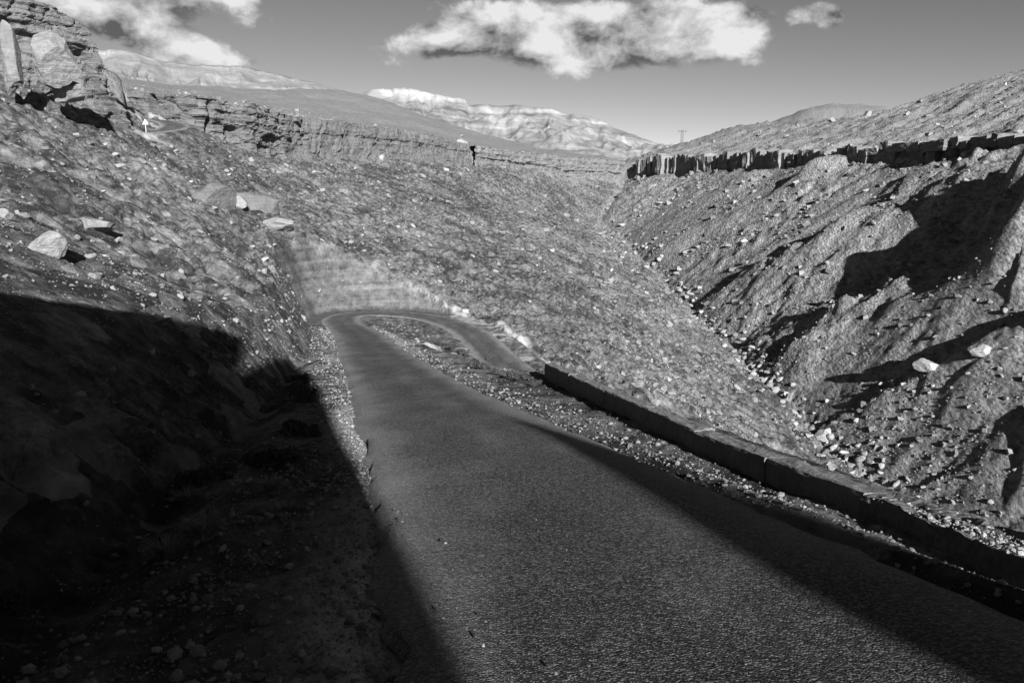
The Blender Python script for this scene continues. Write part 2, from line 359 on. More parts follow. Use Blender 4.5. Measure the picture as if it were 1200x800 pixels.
def mesh_obj(name, verts, faces, mat, parent=None, smooth=False, nv=4):
    me = bpy.data.meshes.new(name); nverts, nf = len(verts), len(faces)
    me.vertices.add(nverts); me.vertices.foreach_set('co', np.asarray(verts, np.float32).ravel())
    faces = np.asarray(faces, np.int32); k = faces.shape[1]
    me.loops.add(nf*k); me.loops.foreach_set('vertex_index', faces.ravel())
    me.polygons.add(nf); me.polygons.foreach_set('loop_start', np.arange(0, nf*k, k, dtype=np.int32))
    me.polygons.foreach_set('use_smooth', np.full(nf, smooth))
    me.update(calc_edges=True); me.materials.append(mat)
    o = bpy.data.objects.new(name, me); scene.collection.objects.link(o); o.parent = parent
    return o
def fattr(o, name, vals):
    at = o.data.attributes.new(name, 'FLOAT', 'POINT'); at.data.foreach_set('value', np.asarray(vals, np.float32).ravel())
def tag(o, label=None, cat=None, group=None, kind=None):
    if label: o['label'] = label
    if cat: o['category'] = cat
    if group: o['group'] = group
    if kind: o['kind'] = kind
    return o
def empty(name, loc, rz=0):
    o = bpy.data.objects.new(name, None); scene.collection.objects.link(o); o.location = loc; o.rotation_euler.z = rz; o.empty_display_size = .2
    return o

# ------------------------------------------------------------------ materials
def mat(name, rough=1.0, spec=.15):
    m = bpy.data.materials.new(name); m.use_nodes = True; T = NT(m.node_tree); T.n.clear()
    b = T.node('ShaderNodeBsdfPrincipled'); o = T.node('ShaderNodeOutputMaterial'); T.l.new(b.outputs[0], o.inputs[0])
    b.inputs['Roughness'].default_value = rough; b.inputs['Specular IOR Level'].default_value = spec
    T.b = b; T.pos = T.node('ShaderNodeNewGeometry').outputs['Position']; return m, T
def fin_mat(T, val, h=None, dist=.05, strength=1.0):
    T.l.new(T.grey(val), T.b.inputs['Base Color'])
    if h is not None:
        bp = T.node('ShaderNodeBump'); T.put(bp.inputs['Height'], h); bp.inputs['Distance'].default_value = dist; bp.inputs['Strength'].default_value = strength
        T.l.new(bp.outputs[0], T.b.inputs['Normal'])
def smap(T, vec, sc):
    n = T.node('ShaderNodeMapping'); T.l.new(vec, n.inputs[0]); n.inputs['Scale'].default_value = sc; return n.outputs[0]

def ground_material():
    m, T = mat('valley_ground')
    p = T.pos
    big = T.noise(p, .035, 5, .6, .6); mid = T.noise(p, .22, 6, .62, .3); pa = smap(T, p, (1, .5, 1)); fine = T.noise(pa, 1.2, 6, .62); tiny = T.noise(pa, 9, 6, .7)
    cell = T.voro(pa, .8, 'F1', 1); cs = T.node('ShaderNodeSeparateColor'); T.l.new(cell, cs.inputs[0])
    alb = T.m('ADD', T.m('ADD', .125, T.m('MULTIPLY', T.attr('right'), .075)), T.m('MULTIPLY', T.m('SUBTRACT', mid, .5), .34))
    alb = T.m('ADD', alb, T.m('MULTIPLY', T.m('SUBTRACT', fine, .5), .52))
    alb = T.m('ADD', alb, T.m('MULTIPLY', T.m('SUBTRACT', big, .5), .24))
    alb = T.m('ADD', alb, T.m('MULTIPLY', T.m('SUBTRACT', tiny, .5), .12))
    alb = T.m('ADD', alb, T.m('MULTIPLY', T.m('MULTIPLY', T.m('SUBTRACT', T.m('POWER', cs.outputs[0], 2.0), .33), T.attr('chunk')), .16))
    # pale stones scattered
    pale = T.maprange(T.noise(p, .9, 4, .8), .60, .72, 0, .13, True)
    alb = T.m('ADD', alb, pale)
    # dark bedrock patches
    dk = T.maprange(T.noise(smap(T, p, (.5, 1.3, 1.3)), .09, 4, .55, .4), .57, .64, 0, 1, True)
    dk = T.m('MULTIPLY', dk, T.m('SUBTRACT', 1.0, T.attr('plat')))
    dk = T.m('MULTIPLY', dk, T.m('SUBTRACT', 1.0, T.attr('right')))
    alb = T.m('MULTIPLY', alb, T.m('SUBTRACT', 1.0, T.m('MULTIPLY', dk, .42)))
    # cut faces smoother, layered
    sz = T.node('ShaderNodeSeparateXYZ'); T.l.new(p, sz.inputs[0])
    lay = T.noise(smap(T, p, (.03, .03, 1.1)), 1.0, 5, .6)
    run = T.noise(smap(T, p, (2.2, 2.2, .5)), 1.0, 4, .6)
    cutc = T.m('ADD', T.m('ADD', -.065, T.m('MULTIPLY', lay, .22)), T.m('MULTIPLY', run, .06))
    cutc = T.m('ADD', cutc, T.m('MULTIPLY', T.m('SUBTRACT', fine, .5), .12))
    alb = T.mixf(T.m('MULTIPLY', T.attr('cutfar'), .8), alb, cutc)
    # gravelled platform
    gr = T.voro(p, 28, 'F1', 1); gs = T.node('ShaderNodeSeparateColor'); T.l.new(gr, gs.inputs[0])
    plc = T.m('ADD', .22, T.m('ADD', T.m('MULTIPLY', gs.outputs[0], .14), T.m('MULTIPLY', T.m('SUBTRACT', fine, .5), .22)))
    alb = T.mixf(T.attr('plat'), alb, plc)
    alb = T.mixf(T.m('MULTIPLY', T.attr('bed'), .5), alb, T.m('ADD', .12, T.m('MULTIPLY', fine, .3)))
    upc = T.m('ADD', .09, T.m('ADD', T.m('MULTIPLY', mid, .08), T.m('MULTIPLY', fine, .12)))
    alb = T.mixf(T.attr('up'), alb, upc)
    alb = T.m('MAXIMUM', alb, .04)
    h = T.m('ADD', T.m('MULTIPLY', fine, 2.0), T.m('MULTIPLY', tiny, .7))
    vd = T.vmath('ADD', pa, T.grey(T.m('MULTIPLY', tiny, .12)))
    h = T.m('ADD', h, T.m('MULTIPLY', T.m('MULTIPLY', T.voro(vd, .8, 'F1', 0), -2.6), T.attr('chunk')))
    h = T.m('ADD', h, T.m('MULTIPLY', T.voro(vd, 2.2, 'F1', 0), -1.0))
    h = T.m('ADD', h, T.m('MULTIPLY', T.voro(p, 26, 'F1', 0), -.10))
    h = T.m('ADD', h, T.m('MULTIPLY', T.m('MULTIPLY', run, T.attr('cutfar')), 1.0))
    amp = T.m('SUBTRACT', 1.0, T.m('MAXIMUM', T.m('MULTIPLY', T.attr('plat'), .93), T.m('MULTIPLY', T.attr('cutfar'), .75)))
    fin_mat(T, alb, T.m('MULTIPLY', h, amp), .30, 1.0)
    return m
def asphalt_material():
    m, T = mat('worn_chip_asphalt', .8, .25)
    p = T.pos
    v = T.voro(p, 48, 'F1', 1); s = T.node('ShaderNodeSeparateColor'); T.l.new(v, s.inputs[0])
    grain = T.m('MULTIPLY', T.m('SUBTRACT', T.m('POWER', s.outputs[0], 2.6), .27), .26)
    lat = T.attr('lateral')                  # -1 right edge .. 1 left edge
    tr = T.m('ADD', T.m('POWER', 2.718, T.m('MULTIPLY', T.m('POWER', T.m('ABSOLUTE', T.m('DIVIDE', T.m('SUBTRACT', lat, .15), .22)), 2.0), -1.0)),
             T.m('POWER', 2.718, T.m('MULTIPLY', T.m('POWER', T.m('ABSOLUTE', T.m('DIVIDE', T.m('ADD', lat, .45), .22)), 2.0), -1.0)))
    dustn = T.noise(smap(T, p, (.9, .35, 1)), .8, 5, .6)
    dust = T.m('ADD', T.maprange(T.m('ABSOLUTE', lat), .45, 1.0, 0, .9, True), T.m('MULTIPLY', T.m('SUBTRACT', dustn, .5), 1.8), clamp=True)
    base = T.m('SUBTRACT', T.m('ADD', .106, T.m('MULTIPLY', dust, .17)), T.m('MULTIPLY', tr, .026))
    base = T.m('ADD', T.m('ADD', base, grain), T.m('MULTIPLY', T.m('SUBTRACT', T.noise(smap(T, p, (1, .3, 1)), .6, 6, .62), .5), .11))
    h = T.m('ADD', T.m('MULTIPLY', T.voro(p, 48, 'F1', 0), -2.2), T.m('MULTIPLY', T.noise(p, 22, 5, .65), 2.6))
    h = T.m('ADD', h, T.m('MULTIPLY', T.noise(smap(T, p, (.6, 1.5, 1)), 3.2, 4, .6), 3.5))
    fin_mat(T, T.m('MAXIMUM', base, .02), h, .028, 1.0)
    return m
def rock_material(name, lo, hi, scale=1.0, crack=.5):
    m, T = mat(name)
    oi = T.node('ShaderNodeObjectInfo').outputs['Random']
    p = T.pos
    n = T.noise(p, 1.2*scale, 8, .68); lay = T.noise(smap(T, p, (.25, .25, 3.2)), .8*scale, 6, .65); f = T.noise(p, 7*scale, 6, .7)
    val = T.m('ADD', T.m('ADD', T.m('MULTIPLY', n, .5), T.m('MULTIPLY', lay, .3)), T.m('MULTIPLY', f, .2))
    val = T.maprange(val, .34, .66, lo, hi)
    val = T.m('MULTIPLY', val, T.m('ADD', .82, T.m('MULTIPLY', oi, .36)))
    cr = T.voro(smap(T, p, (1, 1, .55)), .8*scale, 'DISTANCE_TO_EDGE', 0)
    h = T.m('ADD', T.m('ADD', T.m('MULTIPLY', n, 1.5), T.m('MULTIPLY', lay, 1.6)), T.m('MULTIPLY', T.maprange(cr, 0, .06, 0, 1), crack))
    fin_mat(T, T.m('MAXIMUM', val, .03), T.m('ADD', h, T.m('MULTIPLY', f, .4)), .22/scale, 1.0)
    return m
def stone_material(name, lo, hi):
    m, T = mat(name)
    v = T.attr('tone'); n = T.noise(T.pos, 6, 6, .7)
    val = T.m('MULTIPLY', T.m('ADD', lo, T.m('MULTIPLY', v, hi-lo)), T.m('ADD', .7, T.m('MULTIPLY', n, .6)))
    fin_mat(T, val, n, .06, 1.0); return m
M_ground = ground_material(); M_asph = asphalt_material()
M_cliff = rock_material('caprock', .09, .24, .55, .06); M_bould = rock_material('boulder_rock', .13, .28, 1.3, .1); M_palerock = rock_material('pale_boulder_rock', .20, .36, 1.3, .1)
M_stone = stone_material('loose_stone', .10, .33)

# ------------------------------------------------------------------ ground sheet: polar grid, finest where the valley is seen
a_in = np.linspace(-.665, .665, 640)
a_l = np.linspace(-math.pi, -.665, 85)[:-1]; a_r = np.linspace(.665, math.pi, 85)[1:]
azs = np.concatenate([a_l, a_in, a_r])
rs = np.concatenate([np.linspace(.0, 2.4, 8)[:-1], np.geomspace(2.4, 12, 120)[:-1], np.geomspace(12, 400, 860)[:-1], np.geomspace(400, 700, 60)])
AZ, RR = np.meshgrid(azs, rs)
GX = np.sin(AZ)*RR; GY = np.cos(AZ)*RR
GZ, GM = ground(GX.ravel(), GY.ravel()); GZ = GZ.reshape(GX.shape)
# far rim of the sheet sinks and runs on to the horizon
for rr, dz in ((900, 0), (2500, 20), (9000, 60)):
    GX = np.vstack([GX, np.sin(azs)*rr]); GY = np.vstack([GY, np.cos(azs)*rr])
    GZ = np.vstack([GZ, np.interp(azs, [-3.2, -.66, -.2, .15, .3, 3.2], [10, 45, 40, 20, 10, 0])-dz*.3])
nr, na = GX.shape
idx = np.arange(nr*na).reshape(nr, na)
faces = np.stack([idx[:-1, :-1].ravel(), idx[:-1, 1:].ravel(), idx[1:, 1:].ravel(), idx[1:, :-1].ravel()], 1)[:, ::-1]
g = mesh_obj('ground', np.stack([GX.ravel(), GY.ravel(), GZ.ravel()], 1), faces, M_ground, smooth=True)
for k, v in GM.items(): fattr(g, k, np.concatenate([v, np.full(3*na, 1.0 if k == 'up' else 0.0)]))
tag(g, kind='structure')
def gz_at(x, y):                             # height of the finished sheet
    r = np.hypot(x, y); a = np.arctan2(x, y)
    fi = np.clip(np.interp(r, rs, np.arange(len(rs))), 0, len(rs)-1.001); fj = np.clip(np.interp(a, azs, np.arange(len(azs))), 0, na-1.001)
    i = np.floor(fi).astype(int); j = np.floor(fj).astype(int); u = fi-i; v = fj-j
    return (GZ[i, j]*(1-u)*(1-v)+GZ[i+1, j]*u*(1-v)+GZ[i, j+1]*(1-u)*v+GZ[i+1, j+1]*u*v)

# ------------------------------------------------------------------ asphalt
def road(name, line, w, wedge=.2, lift=.03):
    s = spline(line, .5); t = np.gradient(s, axis=0); t /= np.linalg.norm(t[:, :2], axis=1)[:, None]
    nx, ny = -t[:, 1], t[:, 0]; cols = np.linspace(1, -1, 25); V = []; Lt = []
    for c in cols:
        e = 1 if abs(c) > .99 else 0
        jit = (fbm(s[:, 0]+c*50, s[:, 1], .9, 4, 91)*wedge)*abs(c)**4
        ww = w/2*c+np.sign(c)*jit
        z = s[:, 2]+lift+(1-c*c)*.03+fbm(s[:, 0]+nx*ww, s[:, 1]+ny*ww, 3, 3, 93)*.012-e*.10
        V.append(np.stack([s[:, 0]+nx*ww, s[:, 1]+ny*ww, z], 1)); Lt.append(np.full(len(s), c))
    V = np.stack(V, 1); n, k = V.shape[:2]; ix = np.arange(n*k).reshape(n, k)
    f = np.stack([ix[:-1, :-1].ravel(), ix[1:, :-1].ravel(), ix[1:, 1:].ravel(), ix[:-1, 1:].ravel()], 1)
    o = mesh_obj(name, V.reshape(-1, 3), f, M_asph, smooth=True); fattr(o, 'lateral', np.stack(Lt, 1)); return tag(o, kind='structure')
road('road', main_road, 5.0); road('upper_road', upper_road, 5.2, lift=.10)

# ------------------------------------------------------------------ far mountains
def mountain(name, sky_line, foot_py, Dfar, Dnear, material, seed, amp, lam):
    sp = np.array(sky_line, float); px = np.linspace(sp[0, 0], sp[-1, 0], 420); py = np.interp(px, sp[:, 0], sp[:, 1])
    fp = np.interp(px, [q[0] for q in foot_py], [q[1] for q in foot_py]); K = 110; V = []
    zt = np.array([P(a, b, Dfar)[2] for a, b in zip(px, py)]); zf = np.array([P(a, b, Dnear)[2] for a, b in zip(px, fp)])
    for k in range(K+14):
        t = k/K
        if k <= K:
            Y = Dfar+(Dnear-Dfar)*t; z = zt+(zf-zt)*(t**.75)
        X = (px-600)/F*Y/CP
        tt = np.full_like(px, t); q = (fbm(px*lam+tt*2.2, tt*3.0, 1.0, 3, seed, .5)*1.3+fbm(px*lam*2.6+tt*1.5+fbm(px*lam, tt*2, 1, 2, seed+3)*1.5, tt*1.1, 1.0, 5, seed+5, .5, 'r')*.22)*amp*(math.sin(math.pi*min(t, 1)**.6))
        zz = z+q
        if k > K: Y = Dnear-(k-K)*Dnear*.01; zz = zf-(k-K)*6
        V.append(np.stack([X, np.full_like(px, Y)+fbm(px*lam*2, np.full_like(px, t*3), 1, 3, seed+7)*amp*1.5, zz], 1))
    back = V[0].copy(); back[:, 1] += Dfar*.25; back[:, 2] -= 400; V.insert(0, back)
    V = np.stack(V, 0); n, k = V.shape[:2]; ix = np.arange(n*k).reshape(n, k)
    f = np.stack([ix[:-1, :-1].ravel(), ix[1:, :-1].ravel(), ix[1:, 1:].ravel(), ix[:-1, 1:].ravel()], 1)
    return tag(mesh_obj(name, V.reshape(-1, 3), f, material, smooth=True), kind='structure')
def mount_mat(name, lo, hi, k):
    m, T = mat(name); p = T.pos
    lay = T.noise(smap(T, p, (.0006*k, .0006*k, .022*k)), 1.0, 7, .7, .6); n = T.noise(p, .006*k, 8, .66, .5); d = T.noise(smap(T, p, (1, 1, .3)), .02*k, 6, .7)
    v = T.maprange(T.m('ADD', T.m('ADD', T.m('MULTIPLY', lay, .45), T.m('MULTIPLY', n, .4)), T.m('MULTIPLY', d, .15)), .36, .62, lo, hi)
    fin_mat(T, v, T.m('ADD', n, T.m('MULTIPLY', d, .3)), 22/k, .6); return m
M_m1 = mount_mat('pale_mountain_soil', .12, .30, 1.0); M_m2 = mount_mat('banded_mountain_soil', .05, .36, .8)
mountain('mountain', [(100, 60), (155, 58), (185, 62), (215, 72), (245, 76), (300, 78), (345, 88), (380, 97), (430, 112), (480, 140)], [(100, 118), (270, 125), (430, 135), (480, 150)], 2600, 1500, M_m1, 201, 20, .016)
mountain('far_mountain', [(380, 118), (420, 112), (450, 104), (480, 103), (505, 108), (530, 114), (548, 117), (552, 123), (600, 123), (645, 128), (665, 134), (690, 136), (710, 148), (740, 160), (770, 170), (800, 178), (860, 190)],
         [(380, 165), (560, 182), (700, 184), (860, 198)], 5200, 3000, M_m2, 211, 46, .02)
# ------------------------------------------------------------------ rock shapes
import bmesh
def ico(sub):
    bm = bmesh.new(); bmesh.ops.create_icosphere(bm, subdivisions=sub, radius=1)
    v = np.array([q.co[:] for q in bm.verts]); f = np.array([[q.index for q in p.verts] for p in bm.faces]); bm.free(); return v, f
ICO = {k: ico(k) for k in (1, 2, 3, 4, 5)}
def n3(v, lam, seed, octs=3):
    return (fbm(v[:, 0]+v[:, 2]*.7, v[:, 1]-v[:, 2]*.6, lam, octs, seed)+fbm(v[:, 2]+v[:, 1]*.4, v[:, 0]-v[:, 1]*.3+9, lam, octs, seed+50))*.5
def rock_shape(sub, seed, cuts=9, rough=.10, squash=(1, .8, .62)):
    q = np.random.default_rng(seed); v, f = ICO[sub]; v = v.copy()
    for _ in range(cuts):                    # planes knocked off a ball: angular faces
        n = q.normal(size=3); n /= np.linalg.norm(n); d = q.uniform(.5, .85)
        k = v@n; v = v-np.outer(np.maximum(k-d, 0), n)
    v = v*(1+rough*n3(v*1.0, .9, seed))[:, None]
    return v*np.array(squash), f
def rotm(q, n):
    a = q.uniform(0, 2*math.pi, n); tx = q.normal(0, .35, n); ty = q.normal(0, .35, n)
    ca, sa = np.cos(a), np.sin(a); cx, sx_ = np.cos(tx), np.sin(tx); cy, sy = np.cos(ty), np.sin(ty)
    R = np.empty((n, 3, 3)); Rz = np.zeros((n, 3, 3)); Rz[:, 0, 0] = ca; Rz[:, 0, 1] = -sa; Rz[:, 1, 0] = sa; Rz[:, 1, 1] = ca; Rz[:, 2, 2] = 1
    Rx = np.zeros((n, 3, 3)); Rx[:, 0, 0] = 1; Rx[:, 1, 1] = cx; Rx[:, 1, 2] = -sx_; Rx[:, 2, 1] = sx_; Rx[:, 2, 2] = cx
    Ry = np.zeros((n, 3, 3)); Ry[:, 1, 1] = 1; Ry[:, 0, 0] = cy; Ry[:, 0, 2] = sy; Ry[:, 2, 0] = -sy; Ry[:, 2, 2] = cy
    return Rz@Rx@Ry
STONES = [rock_shape(1, 300+k, 5, .22, (1, q, w)) for k, (q, w) in enumerate([(.8, .6), (.7, .5), (.9, .75), (.6, .45), (.85, .4), (.75, .7), (.95, .55), (.65, .6)])]
def blocky(seed):
    q = np.random.default_rng(seed); v = np.array([(a, b, c) for a in (-1, 1) for b in (-1, 1) for c in (-1, 1)], float)*.75; v += q.normal(0, .2, v.shape); v *= np.array([1, q.uniform(.6, 1), q.uniform(.4, .8)])
    f = [(0, 1, 3, 2), (4, 6, 7, 5), (0, 4, 5, 1), (2, 3, 7, 6), (0, 2, 6, 4), (1, 5, 7, 3)]
    return v, np.array([t for a, b, c, d in f for t in ((a, b, c), (a, c, d))])
BLOCKS = [blocky(400+k) for k in range(10)]
def scatter(name, x, y, size, material, kind='stuff', sink=.2, seed=1, STONES=STONES, z=None, tb=(1.5, 3.6)):
    q = np.random.default_rng(seed); n = len(x); z = gz_at(x, y) if z is None else z; R = rotm(q, n); which = q.integers(0, len(STONES), n)
    Vs, Fs, Ts = [], [], []; base = 0; tone = q.beta(tb[0], tb[1], n)
    for k, (v, f) in enumerate(STONES):
        i = np.where(which == k)[0]
        if not len(i): continue
        vv = np.einsum('nij,vj->nvi', R[i], v)*size[i][:, None, None]
        vv += np.stack([x[i], y[i], z[i]+size[i]*sink], 1)[:, None]
        nv = len(v); ff = f[None]+(base+np.arange(len(i))*nv)[:, None, None]
        Vs.append(vv.reshape(-1, 3)); Fs.append(ff.reshape(-1, 3)); Ts.append(np.repeat(tone[i], nv)); base += len(i)*nv
    o = mesh_obj(name, np.concatenate(Vs), np.concatenate(Fs), material); fattr(o, 'tone', np.concatenate(Ts))
    return tag(o, kind=kind)
def polar(q, n, px0, px1, r0, r1):
    a = q.uniform(az_of(px0), az_of(px1), n); r = np.exp(q.uniform(math.log(r0), math.log(r1), n)); return np.sin(a)*r, np.cos(a)*r, r, a
def road_near(x, y):
    d = np.full(x.shape, 1e6)
    for line in (mr[::1], ur):
        for i in range(len(line)-1):
            a, b = line[i], line[i+1]; dx, dy = b[0]-a[0], b[1]-a[1]
            t = np.clip(((x-a[0])*dx+(y-a[1])*dy)/(dx*dx+dy*dy), 0, 1); d = np.minimum(d, np.hypot(x-a[0]-t*dx, y-a[1]-t*dy))
    return d

# ------------------------------------------------------------------ unseen casters added behind the camera to shade the left bank and the road
def shade_caster(name, outline, Y, depth, material, label, cat, seed):
    """outline: (x,z) of the shadow-casting edges, bottom left round to bottom right"""
    pts = np.array(outline, float); d = np.r_[0, np.cumsum(np.hypot(*np.diff(pts, axis=0).T))]; n = int(d[-1]/.45)
    u = np.linspace(0, d[-1], n); ox = np.interp(u, d, pts[:, 0]); oz = np.interp(u, d, pts[:, 1]); K = 22; V = []
    cx, czz = pts[:, 0].mean(), pts[:, 1].min()
    for k in range(K+1):
        y = Y-depth*k/K; j = fbm(u, np.full_like(u, y), 2.0, 4, seed, .55)*.05
        w = 1-.04*abs(k/K)
        V.append(np.stack([cx+(ox-cx)*w+j*np.sign(ox-cx)+(Y-y)*math.tan(math.radians(15)), np.full_like(u, y)+0*u, czz+(oz-czz)*w+j*.3], 1))
    rings = [V[0]]
    V = np.stack(V, 0)
    # front and back faces filled by shrinking rings towards the base line
    def cap(ring, sgn):
        out = []
        for s_ in (.8, .6, .4, .2, .02):
            r2 = ring.copy(); c_ = cx+(depth*math.tan(math.radians(15)) if sgn < 0 else 0); r2[:, 0] = c_+(ring[:, 0]-c_)*s_; r2[:, 2] = czz+(ring[:, 2]-czz)*s_
            r2[:, 1] += sgn*(fbm(r2[:, 0], r2[:, 2], 3, 5, seed+3, .55, 'b')*.9+.4); out.append(r2)
        return out
    V = np.concatenate([np.stack(cap(V[0], 1)[::-1]), V, np.stack(cap(V[-1], -1))], 0)
    a, b = V.shape[:2]; ix = np.arange(a*b).reshape(a, b)
    f = np.stack([ix[:-1, :-1].ravel(), ix[:-1, 1:].ravel(), ix[1:, 1:].ravel(), ix[1:, :-1].ravel()], 1)
    return tag(mesh_obj(name, V.reshape(-1, 3), f, material), label, cat)
CY = -26.0; kx = 18*math.tan(math.radians(15)); kz = 18*math.tan(SUN_EL)/math.cos(math.radians(15))
def shp(pts): return [(x+kx, z+kz) for x, z in pts]
shade_caster('outcrop_shade_caster', shp([(-42, -9), (-42, 9.0), (-30, 9.0), (-20, 9.5), (-12, 9.8), (-4.98, 9.75), (-4.35, 10.2), (-3.5, 11.0), (-2.2, 11.9), (-.7, 12.45), (-.5, 10.9), (-.32, 9.2), (-.15, 9.2), (0.0, 10.5), (.6, 11.9), (1.35, 13.1), (2.0, 12.0), (2.56, 10.6), (2.73, 9.2), (2.87, 8.1), (3.0, 6.5), (3.15, 5.4), (3.2, 4.4), (3.2, 3.5), (3.25, -9)]),
      CY, 9, M_cliff, 'unseen flat topped rock mass added behind the viewpoint to shade the left bank', 'shadow caster', 501)  # added out of view, outline shaped to throw the left bank's shadow
shade_caster('pinnacle_shade_caster', shp([(6.2, -9), (6.2, 3.75), (6.3, 4.0), (6.4, 4.16), (6.7, 4.56), (7.2, 5.15), (7.55, 6.1), (7.62, 7.0), (7.95, 6.5), (8.25, 5.9), (8.35, 5.4), (8.2, 4.95), (7.85, 4.5), (7.5, 4.1), (7.4, 3.8), (7.4, -9)]),
      CY, 2.5, M_cliff, 'unseen slender leaning rock shape added behind the viewpoint to shade the road edge', 'rock pinnacle', 511)  # added out of view, outline shaped to throw the dark band on the road

# ------------------------------------------------------------------ parapet wall
def wall_material(name, rough):
    m, T = mat(name); p = T.pos
    n = T.noise(p, 3.0, 8, .7); f = T.noise(p, 22, 6, .7); st = T.noise(smap(T, p, (1, 1, .25)), 2.0, 5, .6)
    v = T.m('ADD', .17, T.m('ADD', T.m('MULTIPLY', T.m('SUBTRACT', n, .5), .26), T.m('MULTIPLY', T.m('SUBTRACT', f, .5), .22)))
    v = T.m('ADD', v, T.m('MULTIPLY', st, .07))
    h = T.m('ADD', T.m('MULTIPLY', n, 1.4), T.m('ADD', T.m('MULTIPLY', f, .6), T.m('MULTIPLY', T.voro(p, 9, 'F1', 0), -.5*rough)))
    fin_mat(T, T.m('MAXIMUM', v, .05), h, .05+.05*rough, 1.0); return m
M_wall = wall_material('rendered_masonry', .4); M_wall2 = wall_material('crumbling_masonry', 1.6)
tops = [(-6, 5.9, 2.05), (3, 5.05, None), (6.6, 4.55, P(1200, 655, 6.6)[2]), (9, 4.5, P(1043, 591, 9)[2]), (15.7, 3.5, P(800, 500, 15.7)[2]), (36, 1.5, P(637, 425.5, 36)[2])]
ty = np.array([t[0] for t in tops]); tx_ = np.array([t[1] for t in tops]); tz = np.array([t[2] if t[2] is not None else np.nan for t in tops]); tz[1] = tz[2]+.5; tz[0] = tz[1]+1.3
def wall_piece(name, y0, y1, thick, dz, dx, material, parent, seed, rgh, lab=None):
    n = max(8, int((y1-y0)/.09)); ys = np.linspace(y0, y1, n)
    xs = np.interp(ys, ty, tx_)+dx; zs = np.interp(ys, ty, tz)+dz
    tanx = np.gradient(xs, ys); nx = 1/np.sqrt(1+tanx**2); ny = -tanx*nx
    prof = [(-.0, -1.3), (-.0, -.5), (-.0, -.3), (-.0, -.16), (.0, -.05), (.02, -.012), (.05, 0)]+[(thick*k, 0) for k in (.25, .4, .55, .7, .85)]+[(thick-.05, 0), (thick-.01, -.015), (thick, -.06), (thick+.0, -.4), (thick, -2.2)]
    V = []
    for i, (o_, h_) in enumerate(prof):
        a = fbm(ys*1.0+i*.35, np.full_like(ys, i*.4), .55, 5, seed+i//3, .6)*rgh; b = fbm(ys, np.full_like(ys, i*.5), 1.6, 5, seed+9, .6)*rgh*1.2
        V.append(np.stack([xs+nx*(o_+a*.5), ys+ny*(o_+a*.5), zs+h_+b+a*.4*(h_ > -.1)], 1))
    V = np.stack(V, 1); a, b = V.shape[:2]; V[0, :, 1] += 0.0
    V = V.reshape(-1, 3); ix = np.arange(a*b).reshape(a, b)
    f = [list(q) for q in np.stack([ix[:-1, :-1].ravel(), ix[1:, :-1].ravel(), ix[1:, 1:].ravel(), ix[:-1, 1:].ravel()], 1)]
    for e in (0, a-1):                       # closed ends
        for i in range((b-1)//2): f.append([int(ix[e, i]), int(ix[e, i+1]), int(ix[e, b-2-i]), int(ix[e, b-1-i])])
    o = mesh_obj(name, V, np.array(f), material, parent); tag(o, lab); return o
pw = empty('parapet_wall', (0, 0, 0)); tag(pw, 'low masonry parapet wall running along the right edge of the road', 'wall')
for y0, y1, dz, dx in ((29.5, 36, 0, 0), (23.4, 29.47, -.02, .01), (18.9, 23.37, .0, .03), (15.2, 18.87, .02, .01), (12.2, 15.17, -.015, 0), (9.6, 12.17, 0, .02)):
    wall_piece('wall_section', y0, y1, .45, dz, dx, M_wall, pw, int(600+y0), .022)
wall_piece('wall_section', -6, 9.56, .62, -.02, -.03, M_wall2, pw, 660, .05, 'crumbling nearest stretch with gravel on its top')

# ------------------------------------------------------------------ cliffs: jointed caprock built block by block
def block_mesh(q, w, d, h, seed, nx=4, nz=6, lean=0):
    """rough block: front, sides and top, w wide, d deep, h high, origin at base centre of the front"""
    bm = bmesh.new(); bmesh.ops.create_cube(bm, size=1)
    bmesh.ops.subdivide_edges(bm, edges=bm.edges[:], cuts=3, use_grid_fill=True)
    v = np.array([p.co[:] for p in bm.verts]); f = np.array([[p.index for p in fc.verts] for fc in bm.faces]); bm.free()
    e = np.abs(v)
    v[:, 0] *= 1-.05*(e[:, 2] > .49)-.05*(e[:, 1] > .49); v[:, 1] *= 1-.03*(e[:, 2] > .49)
    v = v*np.array([w, d, h])+np.array([0, d/2, h/2])
    r = fbm(v[:, 0]+seed*3.1, v[:, 2]*1.3, max(w, h)*.5, 3, seed, .6)*.07*min(w, h)+fbm(v[:, 1], v[:, 2]+seed, 1.5, 2, seed+4)*.05*min(w, h)
    v[:, 1] += r*1.6; v[:, 0] += r*.6*np.sign(v[:, 0]); v[:, 2] += (v[:, 2] > h*.9)*fbm(v[:, 0]+seed, v[:, 1], w*.8, 2, seed+8)*.09*h
    return v, f
def rim_line(px0, px1):
    px = np.arange(px0, px1+1, 4.0); a = np.array([az_of(p) for p in px]); R = rim_radius(a)+fbm(a*25, a*0, 1.0, 2, 61)*.5
    return np.stack([np.sin(a)*R, np.cos(a)*R], 1), px
